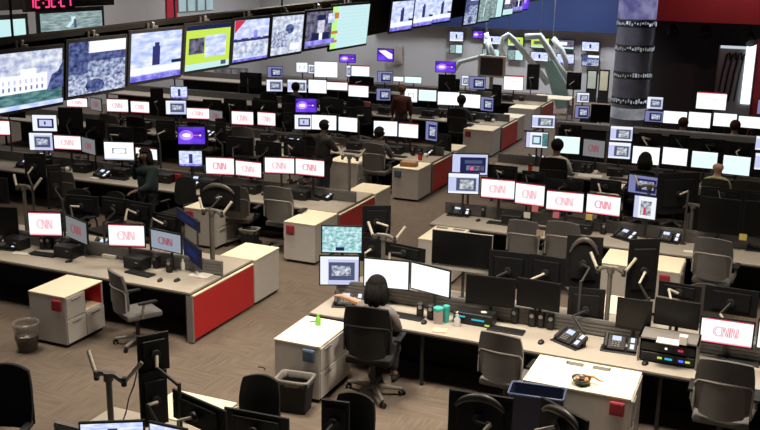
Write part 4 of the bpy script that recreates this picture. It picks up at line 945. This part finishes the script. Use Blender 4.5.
ch(706, 125, 0, 'black', 'black chair between two seated heads in farthest right row')
ch(758, 130, 0, 'black', 'black chair at right edge of farthest right row')
ch(747, 181, 0, 'brown', 'brown chair right of bald man')
ch(676, 172, 0, 'black', 'black chair left of bald man')
ch(188, 178, 175, 'black', 'black chair behind navy edge-on monitors')
ch(60, 172, 8, 'brown', 'brown chair in second left row below framed window monitors')
ch(196, 120, 0, 'black', 'black chair in third left row right of picture monitors')
ch(135, 117, 0, 'black', 'black chair in third left row under left news pair')
ch(311, 137, 0, 'black', 'black chair beside the standing man in checked shirt')

# ================================================================ PEOPLE
def who(x, y, v, zhead, **k):
    P = at(x, y, v=v); return P
def seated(x, y, v, label, rz=0, chairvar='black', chl=None, **k):
    """head centre at pixel (x, y)"""
    P = at(x, y, z=1.22); v = P.y
    for R in ROWS.values():
        if abs(rz) < 40 and R['v0']-.42 < v < R['v0']+1.6 and (R['u1'] > P.x > R['u0']): v = R['v0']-.42
    P = at(x, y, v=v); s = max(.88, min(1.2, P.z/1.22))
    person(label, P.x, v, rz, 'sit', s=s, **k)
    if chl: chair(P.x, v-.02, rz, chairvar, '', '', label=chl, s=s*(1.08 if 'high backed' in chl else 1.02))
seated(375, 290, 9.78, 'woman with long black hair seated at white screens reaching for phone', 8, 'black', 'black high backed chair carrying the woman at white screens', hairlen='long', shirt=(.20, .18, .17), skin=(.50, .28, .19), lean=.06,
       arms=dict(l=dict(e=(-.20, .24, .44), w=(-.43, .34, .46)), barel=True))
def standing(x, y, label, rz, zh=1.62, s=1.0, **k):
    P = at(x, y, z=zh*s); person(label, P.x, P.y, rz, 'stand', s=s, **k)
standing(323, 128, 'man in dark checked shirt standing before white screens in third left row', -24, shirt=(.040, .036, .034), skin=(.2, .11, .08), bulk=1.25, arms=dict(l=dict(e=(-.22, .16, .24), w=(-.12, .36, .28)), r=dict(e=(.24, .14, .24), w=(.16, .36, .26))))
standing(147, 157, 'woman standing in dark green jacket holding a hand to her ear', 150, bulk=1.5, skin=(.16, .085, .06), hair=(.012, .01, .01), hairlen='long', shirt=(.011, .024, .024), pants=(.012, .012, .016), turn=20,
       arms=dict(l=dict(e=(-.30, .12, .22), w=(-.30, .36, .18)), r=dict(e=(.30, .14, .26), w=(.15, .15, .62))))
seated(379, 134, 19.0, 'person with dark hair in grey chair at third left row', 0, 'grey', 'grey chair carrying person beside the wooden tray cabinet', shirt=(.06, .055, .055), skin=(.30, .18, .13), turn=-40)
standing(402, 91, 'person in dark red top standing before fourth left row screens', 20, bulk=1.35, skin=(.40, .22, .15), hair=(.16, .08, .05), shirt=(.075, .020, .020), pants=(.02, .02, .03))
seated(461, 101, 24.6, 'dark silhouetted person seated against white fourth row screens', 0, 'black', 'black chair carrying silhouetted person in fourth left row', shirt=(.018, .017, .017), skin=(.12, .07, .05))
seated(295, 88, 24.5, 'person seen from behind at fourth row picture window monitor', 0, 'black', 'black chair carrying person at fourth row picture monitor', shirt=(.03, .03, .035), skin=(.22, .13, .1))
seated(557, 147, 19.1, 'person in white shirt with dark hair seated in third right row', 4, 'black', 'black chair carrying person in white shirt', shirt=(.55, .52, .47), skin=(.35, .2, .14))
seated(645, 160, 19.15, 'person with long dark hair silhouetted against white third row screen', 0, 'black', 'black chair carrying long haired person in third right row', hairlen='long', shirt=(.03, .03, .03), skin=(.3, .18, .13))
seated(718, 168, 19.1, 'bald man in yellow green shirt before pale cyan screens', 0, 'brown', 'brown chair carrying the bald man in yellow green', hairlen='bald', shirt=(.36, .40, .17), skin=(.50, .26, .19))
seated(683, 124, 23.9, 'person with brown hair low before farthest right screens', 0, 'brown', 'brown chair carrying brown haired person in farthest right row', hair=(.07, .035, .02), shirt=(.03, .028, .028), skin=(.4, .24, .18))
seated(735, 127, 23.9, 'person with red brown hair at farthest right row', 0, 'black', 'black chair carrying red brown haired person', hair=(.09, .03, .02), shirt=(.04, .03, .03), skin=(.45, .26, .2))
seated(609, 183, 16.95, 'bald person in cream shirt facing camera behind news monitors', 176, 'black', 'black chair carrying bald person in cream shirt', hairlen='bald', shirt=(.62, .55, .42), skin=(.32, .17, .14), tilt=.05)

# ================================================================ DESK THINGS
FL, FR, SL, SR, TL, TR = ('in the front left row', 'aisleL'), ('in the front right row', 'aisleR'), ('in the second left row', 'aisleL'), ('in the second right row', 'aisleR'), ('in the third left row', 'aisleL'), ('in the third right row', 'aisleR')
for x, y, pl, rz in ((4, 248, FL, 10), (101, 249, FL, 8), (344, 305, FR, 18), (566, 342, FR, -30), (614, 349, FR, 4), (456, 215, SR, 8), (664, 241, SR, -6), (622, 238, SR, -30), (755, 250, SR, 0), (322, 198, SL, -20), (194, 184, SL, 10), (40, 160, SL, 14), (533, 162, TR, 10), (424, 154, TL, -20), (108, 172, SL, 0)):
    phone(x, y, *pl, rz=rz)
for x, y, pl, rz in ((44, 255, FL, 6), (140, 274, FL, -6), (406, 317, FR, -2), (506, 331, FR, 0), (500, 224, SR, 0), (540, 229, SR, 0), (118, 179, SL, 4), (254, 189, SL, 0), (310, 199, SL, 0), (738, 362, FR, 0), (580, 172, TR, 0), (60, 170, SL, 0), (715, 250, SR, 0)):
    keyboard(x, y, *pl, rz=rz)
for x, y, pl in ((69, 262, FL), (160, 281, FL), (177, 281, FL), (424, 323, FR), (541, 343, FR), (645, 364, FR), (243, 194, SL), (263, 195, SL), (478, 221, SR), (575, 238, SR)): mouse(x, y, *pl, rz=random.uniform(-20, 20))
for x, y, pl in ((44, 249, FL), (50, 249, FL), (60, 252, FL), (66, 253, FL), (157, 268, FL), (170, 272, FL), (420, 317, FR), (431, 319, FR), (532, 326, FR), (541, 327, FR), (550, 329, FR), (515, 323, FR), (484, 217, SR), (503, 219, SR), (585, 231, SR), (603, 234, SR), (78, 165, SL), (86, 167, SL), (240, 184, SL), (250, 185, SL), (218, 181, SL), (300, 190, SL), (290, 189, SL)): speaker(x, y, *pl)

def clutter(row, us, items):
    R = ROWS[row]; pl = ROWN[row]; rg = random.Random(row)
    for k, u in enumerate(us):
        def at_(du, dv): return proj((u+du+rg.uniform(-.05, .05), R['v0']+dv, .73))[:2]
        if 'k' in items: keyboard(*at_(0, .22), *pl, rz=rg.uniform(-8, 8))
        if 's' in items:
            speaker(*at_(.30, .55), *pl); speaker(*at_(.42, .57), *pl)
        if 'c' in items:
            q = at_(-.12, .56); Q = at(*q, z=.73); t = thing('compact_computer', 'computer', Q, rg.uniform(-.1, .1), 'low black desktop computer', pl[0], 'low desktop computers', q[0], order=pl[1])
            ob('casing', cached('pc', lambda: MB().box((0, 0, .09), (.34, .22, .17), BLACK, bev=.01).mesh('pc')), t); ob('front_lights', cached('pcl', lambda: MB().box((.08, -.112, .12), (.05, .004, .012), SILV).mesh('pl')), t)
        if 'p' in items and k % 2 == 0: phone(*at_(-.52, .38), *pl, rz=rg.uniform(-20, 20))
        if 'w' in items and k % 2 == 1:
            q = at_(.5, .3); Q = at(*q, z=.73); t = thing('paper_sheet', 'paper', Q, rg.uniform(-.5, .5), 'loose white paper sheet', pl[0], 'loose paper sheets', q[0], order=pl[1])
            ob('sheet', cached('sheet', lambda: MB().box((0, 0, .006), (.21, .29, .012), PAPER).mesh('sh')), t)
        if 'm' in items and k % 2 == 0:
            q = at_(.6, .45); Q = at(*q, z=.73); t = thing('coffee_mug', 'mug', Q, rg.uniform(-1, 1), 'small pale coffee mug', pl[0], 'coffee mugs', q[0], order=pl[1])
            ob('cup', cached('mugb', lambda: MB().lathe([(.035, 0), (.042, .04), (.042, .1), (.036, .1), (.034, .02), (0, .015)], PAPER, 16).mesh('mb', True)), t); ob('handle', cached('mugh', lambda: MB().tube([(.04, 0, .08), (.07, 0, .07), (.07, 0, .035), (.04, 0, .025)], .007, PAPER, 6).mesh('mh', True)), t)
clutter('L1', [-8.1, -9.3, -10.3], 'c')
clutter('L2', [-9.9, -10.9, -12.0, -13.0, -14.0], 'cpwm'); clutter('L2', [-7.9, -9.0], 'c')
clutter('L3', [-8.0, -9.1, -10.3, -11.4, -12.6, -13.8, -15.0, -16.2], 'kscpwm')
clutter('L4', [-8.0, -9.3, -10.6, -12.0, -13.4, -14.8], 'kscwm')
clutter('L5', [-8.2, -9.8, -11.4, -13.0, -14.6], 'ksc')
clutter('R2', [-3.9, -2.7], 'c')
clutter('R3', [-4.1, -3.0, -1.9, -.8, .2], 'kscwm')
clutter('R4', [-4.0, -2.9, -1.8, -.7], 'ksc')

def cupthing(x, y, z, label, m, r=.045, h=.11, name='cup', lid=None):
    P = at(x, y, z=z); t = thing(name, 'cup' if name == 'cup' else 'jar' if 'jar' in name else 'bottle', P, label=label)
    b = MB(); b.lathe([(r*.85, 0), (r, h*.5), (r, h)] if name != 'bottle' else [(r, 0), (r, h*.6), (r*.45, h*.8), (r*.4, h*.86)], m, 18); ob('body', b.mesh('b', .7), t)
    b = MB(); b.lathe([(r*1.06, h), (r*1.06, h+.03), (r*.9, h+.038)] if name != 'bottle' else [(r*.42, h*.86), (r*.42, h)], lid or DARK, 18); ob('lid', b.mesh('l', .7), t)
    return t
cupthing(438, 323, .73, 'teal lidded jar on front right desk beside black speakers', mat('jar_pinkish', (.42, .35, .34), .4), .06, .17, 'storage_jar', TEAL)
cupthing(446, 322, .73, 'tall teal cup beside the lidded jar', TEAL, .04, .18, 'cup', TEAL)
t = cupthing(457, 326, .73, 'clear sanitizer pump bottle in front of cyan lit box', mat('sanitizer', (.60, .58, .55), .3), .04, .15, 'bottle', PAPER)
b = MB(); b.tube([(0, 0, .15), (0, 0, .185), (0, -.04, .185)], .009, PAPER); ob('pump', b.mesh('pump', True), t)
cupthing(183, 270, .73, 'pale spray bottle at end of front left desk', PAPER, .03, .16, 'bottle', PAPER)
cupthing(76, 256, .73, 'dark green bottle beside front left speakers', mat('green_dark', (.03, .07, .05), .4), .035, .15, 'bottle')
cupthing(318, 325, .72, 'small green bottle on white cabinet beside the pen', GREEN, .035, .14, 'bottle', GREEN)
cupthing(486, 312, .73, 'small teal cup under the middle dark screens', TEAL, .04, .10, 'cup', TEAL)
cupthing(526, 222, .73, 'white paper cup on second right desk left of pink notes', PAPER, .04, .11)
cupthing(530, 172, .73, 'red cup at aisle end of third right desk', mat('cup_red', (.55, .04, .03), .5), .05, .14)
cupthing(420, 160, .73, 'red cup beside the wooden tray', mat('cup_red', (.55, .04, .03), .5), .05, .13)
cupthing(124, 207+50, .73, 'small white paper cup on the front left desk', PAPER, .04, .10)
cupthing(187, 193, .73, 'white paper cup near second left phone', PAPER, .045, .10)
cupthing(284, 153, .73, 'white paper cup on wide cream cabinet in third left row', PAPER, .05, .12)
# pen
P = at(315, 322, z=.72); b = MB(); b.cyl((-.06, -.03, .006), (.06, .03, .006), .006, BLACK); simple('pen', 'pen', P, b.mesh('pen'), 'dark pen lying on white cabinet beside green bottle')
# boxes, papers, notes
def boxthing(name, cat, x, y, z, d, m, label, rz=0, lidm=None):
    P = at(x, y, z=z); t = thing(name, cat, P, math.radians(rz), label=label); b = MB(); b.box((0, 0, d[2]/2), d, m, bev=min(d)*.08); ob('body', b.mesh('b'), t)
    if lidm: b = MB(); b.box((0, 0, d[2]+.003), (d[0]*.8, d[1]*.8, .006), lidm); ob('top', b.mesh('t'), t)
boxthing('small_box', 'box', 144, 268, .73, (.10, .07, .07), BROWN, 'small brown box with white top beside front left keyboard', 0, PAPER)
boxthing('tissue_tray', 'tray', 409, 166, .72, (.36, .22, .10), mat('wood_tray', (.34, .17, .08), .6), 'wooden tissue tray on top of third left cabinet', 5, mat('wood_tray_in', (.42, .24, .13), .6))
boxthing('red_folder', 'folder', 534, 176, .73, (.34, .22, .03), mat('folder_red', (.60, .05, .03), .6), 'red folder on aisle end of third right desk', 20)
boxthing('paper_stack', 'paper', 112, 257, .73, (.24, .17, .05), PAPER, 'paper stack under right front left news monitor', 4)
boxthing('paper_bundle', 'paper', 440, 331, .73, (.17, .12, .015), mat('yellow_paper', (.75, .62, .36), .8), 'crumpled yellowish paper on front right desk', 12)
boxthing('document', 'paper', 590, 176, .73, (.5, .3, .012), PAPER, 'white papers spread on third right desk', 8)
boxthing('document', 'paper', 690, 252, .73, (.2, .12, .01), PAPER, 'small papers right of second right phone', 8)
boxthing('document', 'paper', 203, 274, .73, (.3, .3, .008), PAPER, 'cream paper at end corner of front left desk', 0)
boxthing('document', 'paper', 22, 254, .73, (.3, .09, .012), PAPER, 'white paper under phone at left edge', 10)
boxthing('red_pouch', 'pouch', 652, 236, .73, (.13, .08, .05), mat('pouch_red', (.55, .03, .03), .6), 'red pouch beside second right phone', 0)
boxthing('red_bag', 'bag', 178, 182, .73, (.16, .1, .16), mat('bag_red', (.38, .02, .02), .7), 'dark red bag by standing woman on second left desk', 0)
boxthing('pink_bag', 'bag', 366, 110, .73, (.25, .15, .25), mat('bag_pink', (.42, .10, .10), .7), 'reddish patterned bag on desk in the fourth left row', 0)
for x, y, v, m, lab in ((535, 209, 15.38, PINK, 'pink sticky note below second right news monitors, left one'), (556, 215, 15.38, PINK, 'pink sticky note below second right news monitors, right one'), (589, 217, 15.38, YEL, 'yellow sticky note below right news monitors'), (527, 215, 15.38, PAPER, 'white sticky note left of pink notes'),
        (743, 237, 15.38, YEL, 'yellow sticky note under far right dark screens'), (540, 233, 14.0, mat('tan_note', (.5, .38, .26), .8), 'tan paper tag hanging between the two grey chairs')):
    P = at(x, y, v=v); t = thing('sticky_note', 'note', (P.x, P.y, P.z), label=lab); b = MB(); b.bx(-.055, .055, -.002, .002, -.05, .05, m); ob('hanging_sheet', b.mesh('n'), t)
# rack unit beside the right seat, and the cyan lit box
P = at(668, 360, z=.73); t = thing('equipment_rack', 'rack', P, label='grey open equipment shelf with lit units beside right news monitor'); w, d, h = .64, .34, .30
b = MB(); b.bx(-w/2, w/2, -d/2, d/2, h-.02, h, GREY); b.bx(-w/2, -w/2+.02, -d/2, d/2, 0, h, GREY); b.bx(w/2-.02, w/2, -d/2, d/2, 0, h, GREY); b.bx(-w/2, w/2, d/2-.02, d/2, 0, h, DARK); ob('frame', b.mesh('f'), t)
for k in range(2):
    b = MB(); z = .02+k*.12; b.bx(-w/2+.03, w/2-.03, -d/2+.02, d/2-.03, z, z+.10, BLACK, bev=.005); u = ob('unit', b.mesh('u'), t)
    for x, c in (((-.08, S_GRN), (.0, S_CYANL), (.03, S_CYANL), (.15, S_BLUL), (.22, S_GRN)) if k == 0 else ((-.02, S_PHW), (.12, S_REDL), (.15, S_REDL))):
        b = MB(); b.box((x, -d/2+.017, z+.05), (.05 if k == 0 else .025, .008, .022), c); ob('indicator_light', b.mesh('i'), u)
boxthing('paper_sheet', 'paper', 668, 342, .73+.302, (.24, .16, .012), PAPER, 'white paper block on top of equipment shelf', 0)
boxthing('white_pack', 'pack', 683, 344, .73+.302, (.09, .08, .10), PAPER, 'small white pack on right end of equipment shelf', 0)
P = at(468, 330, z=.73); P.y += .16; t = thing('control_box', 'box', (P.x, P.y+.1, .73), label='black box with cyan light strips on front right desk'); b = MB(); b.bx(-.25, .25, -.10, .12, 0, .15, BLACK, bev=.008); ob('casing', b.mesh('c'), t)
b = MB(); b.box((-.16, -.103, .10), (.13, .006, .02), S_CYANL); b.box((.07, -.103, .08), (.16, .006, .02), S_CYANL); b.box((.19, -.103, .03), (.06, .006, .02), S_GRN); ob('light_strip', b.mesh('l'), t, label='cyan light strips')
b = MB(); b.sph((.12, -.02, .165), .04, PAPER, (1, .7, .4)); simple('white_knob_puck', 'puck', (P.x, P.y+.1, .73), b.mesh('p', True), 'small white puck on top of cyan lit black box')
# bowl of food on the wide cabinet
P = at(581, 384, z=.72); t = thing('food_bowl', 'bowl', P, label='dark bowl of food with orange crust on wide white cabinet')
b = MB(); b.lathe([(.04, 0), (.085, .03), (.105, .075), (.095, .075), (.075, .035), (.0, .02)], mat('bowl_dark', (.05, .07, .05), .3), 24); ob('bowl', b.mesh('b', True), t)
b = MB()
for k in range(14): b.sph((random.uniform(-.065, .065), random.uniform(-.05, .05), .062), .026, random.choice((mat('food_orange', (.55, .22, .07), .6), mat('food_dark', (.06, .02, .015), .5), mat('food_cream', (.6, .42, .25), .6))), (1, 1, .6), 8)
ob('food', b.mesh('f', True), t, kind='stuff')
b = MB(); b.tube([(.03, .05, .085), (.12, .07, .075), (.19, .03, .06), (.23, .05, .055)], [.012, .013, .01, .005], mat('food_orange', (.55, .22, .07), .6), 8); ob('crust', b.mesh('cr', True), t)

# bins
def bin_rect(x, y, z, w, d, h, m, label, rim, liner, taper=.82, name='wastebasket'):
    P = at(x, y, z=z); t = thing(name, 'bin', P, .12, label=label); b = MB()
    q = lambda s_, zz, k: [b.bm.verts.new((sx*w/2*s_, sy*d/2*s_, zz)) for sx, sy in ((-1, -1), (1, -1), (1, 1), (-1, 1))]
    o0, o1, i1, i0 = q(taper, 0, 0), q(1, h, 0), q(.94, h, 0), q(taper*.93, .02, 0); mi = b.mi(m)
    for A_, B_ in ((o0, o1), (o1, i1), (i1, i0)):
        for k in range(4): b.bm.faces.new((A_[k], A_[(k+1) % 4], B_[(k+1) % 4], B_[k])).material_index = mi
    b.bm.faces.new(o0[::-1]).material_index = mi; b.bm.faces.new(i0).material_index = mi
    es = [e for e in b.bm.edges if abs(e.verts[0].co.z-e.verts[1].co.z) > .1]; g = bmesh.ops.bevel(b.bm, geom=es, offset=.03, segments=3, profile=.5, affect='EDGES')
    ob('bin_body', b.mesh('bb', .5), t)
    b = MB(); r = .93; pts = [(sx*w/2*1.01, sy*d/2*1.01, h) for sx, sy in ((-r, -1), (r, -1), (1, -r), (1, r), (r, 1), (-r, 1), (-1, r), (-1, -r), (-r, -1))]; b.tube(pts, .013, rim, 6); ob('rim', b.mesh('rim', True), t)
    if liner:
        b = MB(); n = 28
        def ring(s_, zz, j): return [b.bm.verts.new((w/2*s_*max(-.98, min(.98, 1.25*math.cos(2*PI*k/n)))+random.uniform(-j, j), d/2*s_*max(-.98, min(.98, 1.25*math.sin(2*PI*k/n)))+random.uniform(-j, j), zz+random.uniform(-j, j))) for k in range(n)]
        R_ = [ring(.99, h-.07, .008), ring(1.04, h-.03, .006), ring(1.03, h+.012, .004), ring(.93, h+.006, .004), ring(.90, h*.82, .008)]
        for A_, B_ in zip(R_, R_[1:]):
            for k in range(n): b.bm.faces.new((A_[k], A_[(k+1) % n], B_[(k+1) % n], B_[k]))
        b.ms = [liner]; ob('liner', b.mesh('liner', True), t, label='translucent plastic bin liner')
    return t
bin_rect(295, 409, 0, .40, .29, .40, BLACKM, 'black wastebasket with plastic liner in front of blue pocket cabinet', LINER, LINER)
P = at(541, 385, v=9.26); bin_rect(*proj((P.x, 9.1, 0))[:2], 0, .56, .30, P.z, BLUEB, 'large dark blue recycling bin beside wide white cabinet', BLUERIM, None, .88, 'recycling_bin')
bin_rect(250, 248, 0, .32, .24, .36, BLACKM, 'black wastebasket under desk left of grey second row chair', LINER, LINER)
P = at(28, 350, z=0); t = thing('wastebasket', 'bin', P, label='round dark bin with tall clear liner beside red pocket cabinet')
b = MB(); b.lathe([(.12, 0), (.15, .22), (.142, .22), (.11, .012), (0, .012)], mat('bin_smoke', (.05, .043, .038), .3), 24); ob('bin_body', b.mesh('b', .6), t)
b = MB(); b.lathe([(.152, .16), (.158, .26), (.17, .36), (.166, .40), (.15, .36), (.14, .25), (.11, .10)], CLEAR, 26); ob('liner', b.mesh('l', True), t, label='clear plastic bag')
b = MB()
for k in range(7): b.sph((random.uniform(-.06, .06), random.uniform(-.06, .06), .07+.03*k*.6), .045, PAPER, (1, .8, .7), 8)
ob('rubbish', b.mesh('r'), t, kind='stuff')
# floor scrap and cable
P = at(262, 368, z=0); b = MB(); b.tube([(-.06, 0, .006), (0, .01, .006), (.05, -.01, .006), (.06, -.05, .006)], .007, BLACK); simple('floor_scrap', 'scrap', P, b.mesh('s', True), 'tiny dark cable scrap on carpet left of wastebasket')
P = at(128, 420, v=6.6); P2 = at(136, 372, v=6.55); b = MB(); Q = [at(x, y, v=6.6) for x, y in ((137, 372), (134, 385), (129, 398), (126, 412), (122, 424))]; b.tube([q-Q[-1] for q in Q], .007, DARK); thing('hanging_cable', 'cable', Q[-1], label='thin dark cable hanging from edge-on monitor by slim pole', me=b.mesh('c', True))

# ================================================================ LIGHT
def lamp(x, y, z, power, size=1.4, spread=110, col=(1, .88, .73)):
    d = bpy.data.lights.new('ceiling_or_fill_lamp', 'AREA'); d.energy = power; d.size = size; d.color = col; d.spread = math.radians(spread)
    o = bpy.data.objects.new('ceiling_or_fill_lamp', d); COL.objects.link(o); o.location = (x, y, z)
for x, y, p in ((-9.5, 9, 110), (-5.0, 9, 195), (-1.2, 9.2, 210), (-12, 13.5, 60), (-7, 13.2, 130), (-2, 13.5, 95), (1.5, 13.5, 40), (-13, 19, 50), (-8, 18.5, 105), (-3, 19, 45), (1, 19, 30), (-13, 24, 25), (-8, 24, 65), (-3, 24, 30), (-7.5, 29, 70), (-14, 30, 25)):
    lamp(x, y, 6.2, p)
for x, y, p in ((-10.5, 34.8, 260), (-17.5, 35, 220), (-7, 35, 230)): lamp(x, y, 6.2 if x < -16.4 else 5.5, p, 1.0, 150, (.92, .95, 1))  # fill lamps added to brighten the back wall
for y, p in ((20, 90), (26, 150), (32, 120)): lamp(-19, y, 6.2, p, 1.0, 150, (1, .95, .92))  # more added fill, for the otherwise unlit left wall
lamp(-5.5, 26.5, 6.3, 60, .6, 120, (.8, .85, 1)); lamp(-1.5, 29.2, 6.3, 30, .6, 120, (.9, .95, 1))
for x in (-13, -9, -6): # blue wash on the soffit
    d = bpy.data.lights.new('soffit_wash', 'SPOT'); d.energy = 40; d.color = (.55, .7, 1); d.spot_size = 1.6; o = bpy.data.objects.new('soffit_wash', d); COL.objects.link(o); o.location = (x, 34.2, 5.8)
    o.rotation_euler = Vector((0, 2.2, -1.4)).to_track_quat('-Z', 'Y').to_euler()
for x in (-2.5, 1):
    d = bpy.data.lights.new('red_wash', 'SPOT'); d.energy = 75; d.color = (1, .5, .45); d.spot_size = 1.5; o = bpy.data.objects.new('red_wash', d); COL.objects.link(o); o.location = (x, 27.6, 5.9)
    o.rotation_euler = Vector((0, 2.2, -1.3)).to_track_quat('-Z', 'Y').to_euler()
w = bpy.data.worlds.new('world'); SC.world = w; w.use_nodes = True; w.node_tree.nodes['Background'].inputs[0].default_value = (.8, .85, 1, 1); w.node_tree.nodes['Background'].inputs[1].default_value = .10
SC.view_settings.view_transform = 'Standard'; SC.view_settings.look = 'None'; SC.view_settings.exposure = 0; SC.view_settings.gamma = 1; SC.view_settings.use_curve_mapping = False
finish_labels()
